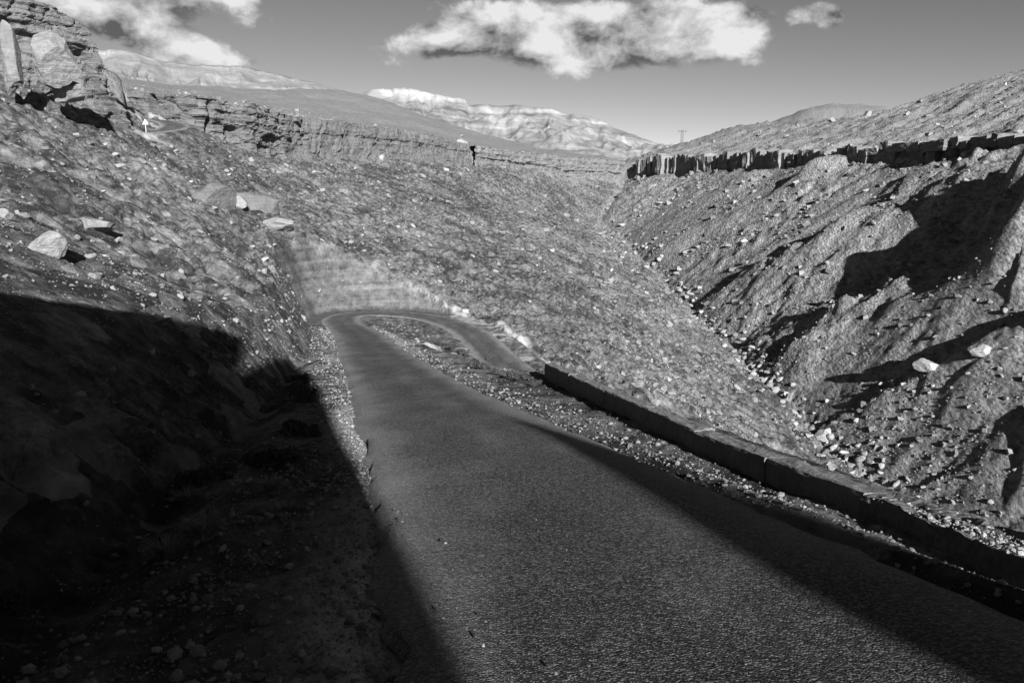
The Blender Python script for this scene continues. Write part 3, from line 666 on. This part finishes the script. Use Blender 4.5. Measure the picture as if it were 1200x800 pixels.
def cliff_run(parent, name, px0, px1, wm, tiers, material, seed, jitter=.5, gaps=()):
    """tiers: list of (base fraction, top fraction, overhang, width factor); widths in metres along the rim"""
    L, pxs = rim_line(px0, px1); sd = np.r_[0, np.cumsum(np.hypot(*np.diff(L, axis=0).T))]
    q = np.random.default_rng(seed); made = 0
    for bf, tf, over, wf in tiers:
        s_ = 0.0
        while s_ < sd[-1]:
            w = wm*wf*q.uniform(.5, 1.7); m_ = min(s_+w/2, sd[-1]-.5); s_ += w
            cx, cy = np.interp(m_, sd, L[:, 0]), np.interp(m_, sd, L[:, 1]); c = float(np.interp(m_, sd, pxs))
            if any(a < c < b and bf < gt for a, b, gt in gaps): continue
            tx, ty_ = np.interp(m_+1.5, sd, L[:, 0])-np.interp(m_-1.5, sd, L[:, 0]), np.interp(m_+1.5, sd, L[:, 1])-np.interp(m_-1.5, sd, L[:, 1])
            tl = math.hypot(tx, ty_); tx /= tl; ty_ /= tl; nx, ny = ty_, -tx          # outward, towards the valley
            if nx*cx+ny*cy > 0: nx, ny = -nx, -ny
            g1 = gz_at(np.array([cx+nx*3.2, cx-nx*3.5]), np.array([cy+ny*3.2, cy-ny*3.5]))
            zb = float(g1[0])-1.0; zt = max(float(g1[1])+.1, zb+2.0); H = zt-zb
            h0 = zb+H*bf; h1 = zb+H*tf*q.uniform(.86, 1.02) if tf == 1 else zb+H*tf
            out = 2.4+over+q.normal(0, jitter)
            v, f = block_mesh(q, w*1.05, 5.5+over, h1-h0, seed+made)
            o = mesh_obj(name, v, f, material, parent); made += 1
            o.location = (cx+nx*out-parent.location[0], cy+ny*out-parent.location[1], h0-parent.location[2]); o.rotation_euler.z = math.atan2(-nx, ny)+math.pi+q.normal(0, .05)
M_cliffL = rock_material('left_caprock', .075, .21, .35, .0); M_cliffR = rock_material('right_caprock', .10, .24, .35, .0)
def cliff_sheet(name, px0, px1, parent, material, seed, step=.22, rows=90, cap=.72, over=1.5, cw=3.4, ch=2.0, depth=.5, end_turn=9.0, start_turn=0.0, flare=1.0, caves=(), rag=.5, lay=1.0):
    """solid jointed rock wall swept along the rim: capping ledge, joints, ledges, hollows"""
    L, pxs = rim_line(px0, px1)
    if end_turn:
        e = L[-1]/np.linalg.norm(L[-1]); L = np.vstack([L, L[-1]+e*end_turn*.3+np.array([1.2, 0]), L[-1]+e*end_turn]); pxs = np.r_[pxs, px1, px1]
    if start_turn:
        e = L[0]/np.linalg.norm(L[0]); L = np.vstack([L[0]+e*start_turn, L[0]+e*start_turn*.3, L]); pxs = np.r_[px0, px0, pxs]
    sd = np.r_[0, np.cumsum(np.hypot(*np.diff(L, axis=0).T))]; n = int(sd[-1]/step); u = np.linspace(0, sd[-1], n)
    cx = np.interp(u, sd, L[:, 0]); cy = np.interp(u, sd, L[:, 1]); pu = np.interp(u, sd, pxs)
    k = np.hanning(max(5, int(3/step)) | 1); k /= k.sum(); h_ = len(k)//2
    cx = np.convolve(np.pad(cx, h_, 'edge'), k, 'valid'); cy = np.convolve(np.pad(cy, h_, 'edge'), k, 'valid')
    tx = np.gradient(cx); ty_ = np.gradient(cy); tl = np.hypot(tx, ty_); nx, ny = ty_/tl, -tx/tl
    if (nx*cx+ny*cy).mean() > 0: nx, ny = -nx, -ny
    main = (u > start_turn) & (u < sd[-1]-end_turn)
    zb = gz_at(cx+nx*3.5, cy+ny*3.5)-2.5; ztm = gz_at(cx-nx*4, cy-ny*4)+.15
    i0, i1 = np.where(main)[0][[0, -1]]; zt = np.where(u < u[i0], ztm[i0], np.where(u > u[i1], ztm[i1], ztm))
    zt = np.convolve(np.pad(zt, h_, 'edge'), k, 'valid')+fbm(u, u*0, 5, 4, seed+1)*rag
    V = []
    for j in range(rows+14):
        v = min(j/rows, 1.0); z = zb+(zt-zb)*v; H = z-zb; z0 = np.full_like(u, 0)+z
        d1, d2, ci = worley(u/cw+fbm(u, z0, 6, 2, seed+2)*.25, z0/ch+fbm(u, z0, 5, 2, seed+3)*.3, seed)
        e1, e2, ei = worley(u/(cw*.35)+9, z0/(ch*.3)+5, seed+4)
        groove = np.exp(-((d2-d1)/.07)**2)*depth*.9; g2 = np.exp(-((e2-e1)/.10)**2)*depth*.22
        strata = lay*(np.sin(z0*3.1+fbm(u, z0, 8, 2, seed+6)*1.5)*.10+np.sin(z0*7.7+fbm(u, z0, 4, 2, seed+7)*2)*.05)
        off = 1.6+(ci-.5)*depth*1.5+(ei-.5)*depth*.35-groove-g2+strata*(1+1.2*(v > cap))+fbm(u, z0, 7, 4, seed+8)*.9+fbm(u, z0, .9, 3, seed+9)*.07
        capk = sstep(v, cap-.015, cap+.02)*(1-.35*sstep(v, .93, 1.0)); off = off+capk*over+flare*(1-sstep(v, .05, .38))
        for cpx, cw_, v0, v1, dp in caves:
            off = off-dp*np.exp(-((pu-cpx)/cw_)**4)*sstep(v, v0-.03, v0+.03)*(1-sstep(v, v1-.03, v1+.03))
        if j > rows: off = off-(j-rows)*.45-.2; z = zt+.05-(j-rows)*.05
        V.append(np.stack([cx+nx*off, cy+ny*off, z], 1))
    V = np.stack(V, 0); a_, b_ = V.shape[:2]; ix = np.arange(a_*b_).reshape(a_, b_)
    f = np.stack([ix[:-1, :-1].ravel(), ix[:-1, 1:].ravel(), ix[1:, 1:].ravel(), ix[1:, :-1].ravel()], 1)
    o = mesh_obj(name, V.reshape(-1, 3), f, material, parent)
    if parent is not None: o.location = (-parent.location[0], -parent.location[1], -parent.location[2])
    return o
lc = empty('near_cliff', (-60, 110, 14)); tag(lc, kind='structure')
cliff_sheet('rock_face', -240, 163, lc, M_cliff, 700, cap=.70, over=1.5, cw=4.5, ch=2.2, depth=.45, end_turn=10, flare=.6, caves=((100, 10, .12, .55, 4.5), (30, 13, .45, .75, 4.0), (12, 3, .0, .9, 2.5)), rag=.5)
ml = empty('left_cliff', (-20, 240, 14)); tag(ml, kind='structure')
cliff_sheet('rock_face', 176, 244, ml, M_cliffL, 760, step=.4, rows=40, cap=.8, over=.5, cw=5, ch=3, depth=.6, end_turn=0, caves=((206, 4, .1, .95, 3),))
cliff_sheet('rock_face', 248, 334, ml, M_cliffL, 770, step=.35, rows=60, cap=.6, over=1.0, cw=4, ch=1.6, depth=.7, end_turn=6, start_turn=6, caves=((281, 7, .42, .58, 3), (256, 2.5, .2, .9, 2.5)), rag=.9)
cliff_sheet('rock_face', 336, 545, ml, M_cliffL, 790, step=.4, rows=60, cap=.74, over=.6, cw=4.5, ch=16, depth=1.0, end_turn=8, flare=1.4, rag=.4, lay=.35)
cliff_sheet('rock_face', 552, 724, ml, M_cliffL, 820, step=.55, rows=34, cap=.6, over=.9, cw=5, ch=6, depth=.8, end_turn=0, flare=1.8, rag=.5)
mrc = empty('right_cliff', (110, 270, 12)); tag(mrc, kind='structure')
cliff_run(mrc, 'rock_block', 742, 1010, 2.6, [(0, 1, .3, 1)], M_cliffR, 840, .8)
cliff_run(mrc, 'rock_block', 1010, 1260, 3.4, [(0, .6, 0, 1), (.58, 1, .5, 1.1)], M_cliffR, 880, .8)

# ------------------------------------------------------------------ boulders
def photo_hit(px, py, y0=3, y1=420):
    d = ray(px, py); ys = np.geomspace(y0, y1, 2600); x = d[0]/d[1]*ys; z = d[2]/d[1]*ys+EYE
    g_ = gz_at(x, ys); k = int(np.argmax(z < g_)); return float(x[k]), float(ys[k]), float(g_[k])
def boulder(name, px, py, wpx, hpx, label, material=None, sub=4, seed=0, rz=0, squash=None, sink=.3, cat='boulder', group=None, Y=None):
    x, y, z = photo_hit(px, py+hpx*.45)
    if Y: x, y, z = P(px, py+hpx*.35, Y)
    R = math.hypot(x, y); w = wpx/F*R/2; h = hpx/F*R/2
    v, f = rock_shape(sub, 900+seed, 14, .10, (w*1.1, w*.9, h*1.15)); v = v+ (n3(v, max(w, .1)*.35, seed, 4)*.05*w)[:, None]*v/np.maximum(np.linalg.norm(v, axis=1), 1e-6)[:, None]
    o = mesh_obj(name, v, f, material or M_bould); o.location = (x, y+w*.3, z+h*(1-sink)*.7); o.rotation_euler.z = rz
    return tag(o, label, cat, group)
boulder('boulder', 62, 72, 50, 50, 'huge rounded boulder leaning out below the caprock at the upper left', M_bould, 5, 1, sink=.0, Y=100)
boulder('boulder', 77, 107, 34, 26, 'pale boulder wedged under the huge rounded one beside the black cleft', M_palerock, 4, 2, sink=.1, Y=103)
boulder('boulder', 14, 66, 20, 80, 'tall pillar of rock at the left edge of the photo beneath the cliff', M_cliff, 4, 3, sink=.1, Y=99)
boulder('boulder', 541, 175, 18, 22, 'rounded knob of rock standing at the end of the left caprock', M_bould, 4, 4, sink=.1)
boulder('boulder', 52, 284, 36, 30, 'large pale slab with a dark crack low on the left bank above the shade', M_palerock, 4, 5)
boulder('boulder', 108, 262, 44, 16, 'flat grey boulder lying on the left slope above the pale slab', M_bould, 4, 6)
boulder('boulder', 325, 262, 46, 20, 'broad pale rock above the fresh cut face', M_palerock, 4, 7)
boulder('boulder', 278, 236, 20, 16, 'small pale block under the smooth dark slabs of the left slope', M_bould, 3, 8)
boulder('boulder', 240, 213, 60, 40, 'smooth dark slab on the left slope, left of a pair', rock_material('dark_slab', .09, .16, .6, .05), 4, 9, sink=1.5)
boulder('boulder', 290, 225, 66, 36, 'smooth dark slab on the left slope, right and larger of a pair', bpy.data.materials['dark_slab'], 4, 10, sink=1.5)
boulder('boulder', 1152, 410, 34, 15, 'broad pale boulder in the middle of the rubble on the right slope', M_palerock, 4, 11)
boulder('boulder', 1090, 428, 30, 14, 'low pale boulder on the right slope left of the broad one', M_palerock, 4, 12)
boulder('boulder', 965, 508, 22, 20, 'round grey boulder at the foot of the gully beside the wall', M_bould, 4, 13)
boulder('boulder', 972, 545, 20, 14, 'pale boulder at the lower end of the gully just over the wall', M_palerock, 4, 14)
boulder('boulder', 545, 364, 12, 6, 'white block on the verge outside the hairpin bend', M_palerock, 3, 15)
boulder('boulder', 5, 250, 16, 12, 'pale rounded stone at the left edge of the left slope', M_palerock, 3, 16)

q = np.random.default_rng(77)
BM = []
for k in range(10):
    v, f = rock_shape(2, 1000+k, 10, .16, (1, q.uniform(.65, .95), q.uniform(.5, .85))); BM.append((v, f))
def proto(k, material):
    me_o = mesh_obj('boulder', BM[k][0], BM[k][1], material); me = me_o.data; bpy.data.objects.remove(me_o); return me
PM = [proto(k, M_bould) for k in range(5)]+[proto(k, M_palerock) for k in range(5, 10)]
ZONES = {
 'gully': ('pale angular boulder in the jumbled pile along the gully bed', 'boulders along the gully bed', 120),
 'right': ('angular boulder among the rubble of the shadow streaked right slope', 'boulders on the right slope', 80),
 'left': ('angular boulder lying on the sunlit left hillside', 'boulders on the left hillside', 70),
 'face': ('rock lodged in the bank above the near left ditch', 'rocks in the near left bank', 14)}
def place_boulders(zone):
    label, group, n = ZONES[zone]; made = 0
    while made < n:
        if zone == 'gully':
            t = q.uniform(0, 1)**.8; gp = [(693, 250), (745, 296), (790, 335), (825, 372), (870, 420), (900, 455), (950, 505), (1000, 560), (1040, 590)]
            u = t*(len(gp)-1); i = min(int(u), len(gp)-2); px = gp[i][0]+(gp[i+1][0]-gp[i][0])*(u-i)+q.normal(4+10*t, 6+14*t); py = gp[i][1]+(gp[i+1][1]-gp[i][1])*(u-i)+q.normal(0, 5); s = q.uniform(4, 9)+t*6*q.uniform(0, 1)
        elif zone == 'right': px = q.uniform(860, 1200); py = q.uniform(215, 600); s = q.uniform(4.5, 9)
        elif zone == 'left': px = q.uniform(0, 680); py = q.uniform(150, 420); s = q.uniform(5, 11)
        else: px = q.uniform(5, 280); py = q.uniform(240, 500); s = q.uniform(6, 14)
        x, y, z = photo_hit(px, py)
        if zone != 'face' and y < 28: continue
        if float(road_near(np.array([x]), np.array([y]))[0]) < 5.2: continue
        if zone == 'left' and gm_at('bed', x, y) > .4: continue
        if zone == 'right' and gm_at('up', x, y) > .4: continue
        R = math.hypot(x, y); w = s/F*R/2
        o = bpy.data.objects.new('boulder', PM[int(q.integers(5, 10)) if (zone == 'gully' and q.random() < .75) or q.random() < .3 else int(q.integers(0, 5))]); scene.collection.objects.link(o)
        o.location = (x, y, z+w*.25); o.scale = (w*q.uniform(.8, 1.5), w, w*q.uniform(.7, 1.1)); o.rotation_euler = (q.normal(0, .3), q.normal(0, .3), q.uniform(0, 6.28))
        pale = 'pale' if o.data.materials[0] == M_palerock else 'grey'; big = 'large' if s > {'gully': 9, 'right': 7, 'left': 8.5, 'face': 10}[zone] else 'small'
        if zone == 'gully': sec = 'at the gully head' if py < 300 else 'in the upper gully bed' if py < 370 else 'in the middle of the gully bed' if py < 450 else 'in the lower gully bed' if py < 530 else 'where the gully meets the wall'
        elif zone == 'right': sec = ('on the right slope under the dark cliff' if py < 300 else 'midway down the right slope' if py < 430 else 'low on the right slope behind the wall')+(' at far right' if px > 1060 else '')
        elif zone == 'left': sec = 'on the left hillside '+('below the near crag' if px < 200 else 'above the hairpin bend' if px < 450 else 'between hairpin and gully')+(', high up' if py < 240 else ', lower down')
        else: sec = 'lodged in the near left bank '+('in the shade' if py > 370 else 'in the sun')
        lab = f'{big} {pale} angular boulder {sec}'; tag(o, lab, 'boulder', f'{big} {pale} boulders {sec}'); made += 1
def gm_at(key, x, y):
    i = int(np.clip(np.interp(math.hypot(x, y), rs, np.arange(len(rs))), 0, len(rs)-1)); j = int(np.interp(math.atan2(x, y), azs, np.arange(na))); return float(GM[key].reshape(len(rs), na)[i, j])
for zn in ZONES: place_boulders(zn)

# ------------------------------------------------------------------ loose rock past counting
x, y, r, a = polar(q, 42000, -60, 720, 14, 330); k = road_near(x, y) > 5.4
keep = k & (rng.random(len(x)) < .35+.65*sstep(fbm(x, y, 14, 3, 301), -.3, .5)); x, y, r = x[keep], y[keep], r[keep]
scatter('scree_stones', x, y, np.clip(q.pareto(2.9, len(x))*1.0+.7, .7, 5.5)/F*r/1.6, M_stone, seed=5, STONES=BLOCKS)
x, y, r, a = polar(q, 52000, 690, 1260, 75, 400); keep = (rng.random(len(x)) < (.12+.88*sstep(fbm(x, y, 16, 4, 305), -.15, .45))*np.where(r > rim_radius(np.arctan2(x, y)), .25, 1)); x, y, r = x[keep], y[keep], r[keep]
scatter('rubble', x, y, np.clip(q.pareto(2.7, len(x))*1.1+.7, .7, 6.5)/F*r/1.6*np.where(np.arctan2(x, y) > az_of(690), 1, 1), M_stone, seed=6, STONES=BLOCKS)
# verge gravel, denser where it has been thrown to the edge of the asphalt
n = 110000; i = q.integers(0, iapex, n); s_ = mr[i]; t_ = (mr[np.minimum(i+1, len(mr)-1)]-s_); f_ = q.random(n); L_ = np.hypot(t_[:, 0], t_[:, 1])
side = np.where(q.random(n) < .6, 1, -1); off_ = 2.28+np.abs(q.normal(0, 1, n))*np.where(side > 0, 1.5, .9)
x = s_[:, 0]+t_[:, 0]*f_-t_[:, 1]/L_*off_*side; y = s_[:, 1]+t_[:, 1]*f_+t_[:, 0]/L_*off_*side; r = np.hypot(x, y)
vis = (y > 2.5) & (y < 100) & (np.abs(np.arctan2(x, y)) < .66); vis &= rng.random(n) < np.clip(13/r, .0, 1); x, y, r = x[vis], y[vis], r[vis]
scatter('verge_gravel', x, y, np.clip(.007+q.pareto(2.1, len(x))*.009, .007, .06)*(1+r/60), M_stone, seed=7, sink=.25)

n = 14000; y = np.exp(q.uniform(math.log(4.2), math.log(24), n)); x = np.interp(y, mr[:iapex, 1], mr[:iapex, 0])-2.45-np.abs(q.normal(0, 1.7, n))
k = (rng.random(n) < .2+.8*sstep(fbm(x, y, 1.6, 3, 331), -.3, .5)); x, y = x[k], y[k]
scatter('ditch_gravel', x, y, np.clip(.007+q.pareto(2.0, len(x))*.009, .007, .07), M_stone, seed=9, sink=.3, tb=(1.8, 2.0))
n = 2600; y = q.uniform(3.0, 9.4, n); t_ = q.uniform(.04, .58, n); x = np.interp(y, ty, tx_)+t_-.03; z = np.interp(y, ty, tz)-.02
scatter('wall_top_gravel', x, y, np.clip(.006+q.pareto(2.2, n)*.008, .006, .04), M_stone, seed=10, z=z, tb=(2, 2))

n = 900; y = np.exp(q.uniform(math.log(4.2), math.log(40), n)); lt = np.sign(q.normal(size=n))*(1-q.random(n)**2.2); x = np.interp(y, mr[:iapex, 1], mr[:iapex, 0])+lt*2.3
z = np.interp(y, mr[:iapex, 1], mr[:iapex, 2])+.055
scatter('grit_on_asphalt', x, y, np.clip(.004+q.pareto(2.6, n)*.004, .004, .022), M_stone, seed=12, z=z, tb=(1.2, 5))

# ------------------------------------------------------------------ plants
def plant_mat(name, c):
    m, T = mat(name, .9, .1); oi = T.attr('tone'); fin_mat(T, T.m('MULTIPLY', c, T.m('ADD', .6, T.m('MULTIPLY', oi, .9)))); return m
M_grass = plant_mat('dry_grass', .16); M_shrub = plant_mat('dark_scrub', .05); M_twig = plant_mat('twig', .06)
def tussock(x, y, r, h, nb, seed, label, group=None, droop=1.0):
    q = np.random.default_rng(seed); V, Fc, Tn = [], [], []
    for b in range(nb):
        a = q.uniform(0, 6.283); rr = r*.35*math.sqrt(q.random()); L = h*q.uniform(.6, 1.15); out = r*q.uniform(.4, 1.1)*droop; w = .003+.004*h; t0 = q.random()
        ca, sa = math.cos(a), math.sin(a); base = len(V)
        for k in range(5):
            t = k/4; rad = rr+out*t**1.7; z = L*(t-.45*t*t*droop*q.uniform(.7, 1.2)); ww = w*(1-t)+.0006
            V.append((ca*rad-sa*ww, sa*rad+ca*ww, z)); V.append((ca*rad+sa*ww, sa*rad-ca*ww, z)); Tn += [t0, t0]
        for k in range(4): Fc.append((base+2*k, base+2*k+1, base+2*k+3, base+2*k+2))
    o = mesh_obj('grass_tussock', V, Fc, M_grass); fattr(o, 'tone', Tn); o.location = (x, y, float(gz_at(np.array([x]), np.array([y]))[0])-.02); return tag(o, label, 'grass tuft', group)
def shrub(x, y, r, h, seed, label, group=None, n=900, material=None):
    q = np.random.default_rng(seed); e = empty('shrub', (x, y, float(gz_at(np.array([x]), np.array([y]))[0])-.03)); tag(e, label, 'shrub', group)
    V, Fc, Tn = [], [], []; cl = [(q.normal(0, .45)*r, q.normal(0, .35)*r, h*q.uniform(.3, .75), q.uniform(.3, .5)) for _ in range(9)]
    for b in range(n):
        cx, cy, cz, cr = cl[b % 9]; d = q.normal(size=3); d /= np.linalg.norm(d); k = q.random()**.4
        p = np.array([cx, cy, cz])+d*np.array([r, r, h*.75])*cr*k; p[2] = max(p[2], .01); s = r*q.uniform(.08, .17); u = q.normal(size=3); u /= np.linalg.norm(u); w = np.cross(u, d); w /= np.linalg.norm(w)+1e-9
        base = len(V); V += [p-u*s, p+w*s*.4, p+u*s, p-w*s*.4]; Fc.append((base, base+1, base+2, base+3)); Tn += [q.random()]*4
    o = mesh_obj('foliage', V, Fc, material or M_shrub, e); fattr(o, 'tone', Tn)
    V, Fc = [], []
    for b in range(14):
        a = q.uniform(0, 6.283); tip = np.array([math.cos(a)*r*.7*q.random(), math.sin(a)*r*.7*q.random(), h*q.uniform(.5, .95)]); w = .012*r+.004
        base = len(V); V += [np.array([w, 0, 0]), np.array([-w*.5, w*.8, 0]), np.array([-w*.5, -w*.8, 0]), tip]; Fc += [(base, base+1, base+3), (base+1, base+2, base+3), (base+2, base, base+3)]
    o = mesh_obj('stems', V, Fc, M_twig, e); fattr(o, 'tone', np.full(len(V), .5)); return e
def at_px(px, py): x, y, z = photo_hit(px, py); return x, y
def size_px(px, py, wpx): x, y, z = photo_hit(px, py); return wpx/F*math.hypot(x, y)
for k, (px, py, w, lab) in enumerate([(240, 632, 52, 'largest drooping grass tuft in the shade left of the road'), (196, 655, 44, 'dark leaning grass tuft at the foot of the largest tuft'),
        (318, 578, 34, 'small pale grass tuft on the shaded gravel nearest the road'), (340, 602, 26, 'low dark grass tuft on the shaded gravel below the small pale one'), (222, 590, 30, 'short grass tuft behind the largest tuft by the ditch')]):
    x, y = at_px(px, py); s = size_px(px, py, w); tussock(x, y, s*.55, s*.95, 420, 1200+k, lab)
for k, (px, py, w, lab) in enumerate([(300, 548, 44, 'dark low shrub nearest the ditch in the shade'), (328, 545, 44, 'dark low shrub right of the one by the ditch'),
        (344, 510, 36, 'dark rounded shrub halfway up the shaded verge'), (366, 512, 30, 'dark shrub at the sunlit border of the shaded verge'), (362, 470, 34, 'dark shrub at the top of the shaded verge'),
        (357, 447, 22, 'small dark shrub at the tip of the shadow'), (377, 446, 14, 'tiny shrub on the sunlit gravel left of the road'), (235, 572, 50, 'dark flat shrub in the ditch on the left'),
        (12, 712, 40, 'black shrub in the ditch at the left edge of the photo'), (205, 640, 46, 'black twiggy shrub tangled with the largest grass tuft')]):
    x, y = at_px(px, py); s = size_px(px, py, w); shrub(x, y, s*.5, s*.55, 1300+k, lab)
for k, (px, py, w, h) in enumerate([(503, 402, 12, 7), (515, 406, 10, 8), (529, 411, 12, 9), (545, 418, 13, 9), (556, 430, 20, 9), (568, 433, 18, 8), (583, 439, 18, 8), (597, 443, 18, 9), (612, 446, 18, 9), (628, 452, 16, 8), (490, 396, 8, 5), (572, 424, 10, 7)]):
    x, y = at_px(px, py); s = size_px(px, py, w); shrub(x, y, s*.55, size_px(px, py, h)*1.1, 1400+k, 'dark scrubby bush on the edge between the road and the lower leg', 'bushes along the right verge', 500)

# bare branch sticking up on the verge
def tube(pts, r0, r1, sides=5):
    V, Fc = [], []; p = np.array(pts, float); n = len(p)
    for i in range(n):
        t = p[min(i+1, n-1)]-p[max(i-1, 0)]; t /= np.linalg.norm(t); a = np.cross(t, (0, 0, 1) if abs(t[2]) < .9 else (1, 0, 0)); a /= np.linalg.norm(a); b = np.cross(t, a); r = r0+(r1-r0)*i/(n-1)
        V += [p[i]+(a*math.cos(k*6.283/sides)+b*math.sin(k*6.283/sides))*r for k in range(sides)]
    for i in range(n-1):
        for k in range(sides): Fc.append((i*sides+k, i*sides+(k+1) % sides, (i+1)*sides+(k+1) % sides, (i+1)*sides+k))
    return V, Fc
def join(lst):
    V, Fc = [], []
    for v, f in lst: b = len(V); V += list(v); Fc += [tuple(i+b for i in q_) for q_ in f]
    return V, Fc
bx_, by_ = at_px(353, 431); bs = size_px(353, 431, 34)
e = empty('dead_branch', (bx_, by_, float(gz_at(np.array([bx_]), np.array([by_]))[0]))); tag(e, 'thin bare branch reaching up beside the sunlit verge at the tip of the shadow', 'branch')
tw = [tube([(0, 0, 0), (bs*.25, 0, bs*.3), (bs*.5, .1, bs*.55), (bs*.75, .1, bs*.72)], .05, .02), tube([(bs*.35, 0, bs*.4), (bs*.4, .1, bs*.62), (bs*.5, .15, bs*.8)], .03, .012), tube([(bs*.5, .1, bs*.55), (bs*.8, .1, bs*.58), (bs, .1, bs*.62)], .03, .012)]
V, Fc = join(tw); o = mesh_obj('branch', V, np.array(Fc), M_twig, e); fattr(o, 'tone', np.full(len(V), .2))

# ------------------------------------------------------------------ warning sign on the upper road
def flat_mat(name, c, rough=.5):
    m, T = mat(name, rough, .3); fin_mat(T, T.m('ADD', c, T.m('MULTIPLY', T.m('SUBTRACT', T.noise(T.pos, 5, 4), .5), c*.15))); return m
M_white = flat_mat('sign_white', .8); M_border = flat_mat('sign_border', .45); M_metal = flat_mat('painted_post', .55); M_black = flat_mat('sign_black', .03); M_wood = flat_mat('weathered_timber', .10, .9)
def prism(poly, y0, y1):
    n = len(poly); V = [(x, y0, z) for x, z in poly]+[(x, y1, z) for x, z in poly]
    bm = bmesh.new(); vs = [bm.verts.new(v) for v in V]; bm.faces.new(vs[:n]); bm.faces.new(vs[n:][::-1])
    for i in range(n): bm.faces.new((vs[i], vs[n+i], vs[n+(i+1) % n], vs[(i+1) % n]))
    bmesh.ops.recalc_face_normals(bm, faces=bm.faces[:]); bmesh.ops.triangulate(bm, faces=bm.faces[:])
    v = np.array([q_.co[:] for q_ in bm.verts]); bm.verts.index_update(); f = np.array([[q_.index for q_ in p.verts] for p in bm.faces]); bm.free(); return v, f
d = ray(171, 155); SY = 134.5; sxp = d[0]/d[1]*SY; sg = float(gz_at(np.array([sxp]), np.array([SY]))[0]); stop = P(171, 139.5, SY)[2]
e = empty('warning_sign', (sxp, SY, sg)); tag(e, 'white triangular warning sign on a short post beside the upper bend', 'road sign')
H = max(stop-sg, 1.4); S = 1.02
v, f = tube([(0, .05, -.2), (0, .05, H-.1)], .045, .045, 8); mesh_obj('post', v, np.array(f), M_metal, e)
tri = lambda s, z: [(-s/2, z), (s/2, z), (0, z+s*.866)]
v, f = prism(tri(S, H-S*.866), -.02, 0); mesh_obj('sign_plate', v, f, M_border, e)
v, f = prism(tri(S*.8, H-S*.866+S*.06), -.026, -.021); mesh_obj('sign_face', v, f, M_white, e)

# power pole on the skyline of the right hill
d = ray(799, 172); ys = np.linspace(250, 520, 800); PY = float(ys[int(np.argmax((gz_at(d[0]/d[1]*ys, ys)-EYE)/ys))]); pxx = d[0]/d[1]*PY; pg = float(gz_at(np.array([pxx]), np.array([PY]))[0]); H = 13.5/F*PY
e = empty('power_pole', (pxx, PY, pg)); tag(e, 'small power pole with a crossbar standing alone on the skyline of the right hill', 'power pole')
for sx2 in (-.5, .5):
    v, f = tube([(sx2, 0, -.5), (sx2*.8, 0, H)], .24, .17, 8); mesh_obj('pole', v, np.array(f), M_wood, e)
v, f = prism([(-2.1, H-1.0), (2.1, H-1.0), (2.1, H-.55), (-2.1, H-.55)], -.3, -.05); mesh_obj('crossbar', v, f, M_wood, e)
for ix_ in (-1.9, 0, 1.9):
    v, f = tube([(ix_, -.17, H-.56), (ix_, -.17, H-.2), (ix_, -.17, H)], .2, .12, 8); mesh_obj('insulator', v, np.array(f), M_wood, e)
# culvert slab edge lying across the right verge
x0_, y0_ = at_px(561, 454); x1_, y1_ = at_px(603, 454)
zz = [float(gz_at(np.array([a_]), np.array([b_]))[0]) for a_, b_ in ((x0_, y0_), (x1_, y1_))]
v, f = tube([(x0_, y0_, zz[0]+.05), ((x0_+x1_)/2, (y0_+y1_)/2, sum(zz)/2+.06), (x1_, y1_, zz[1]+.05)], .035, .035, 6)
tag(mesh_obj('timber_edging', v, np.array(f), M_black), 'thin dark strip of edging lying across the gravel right of the road', 'edging')
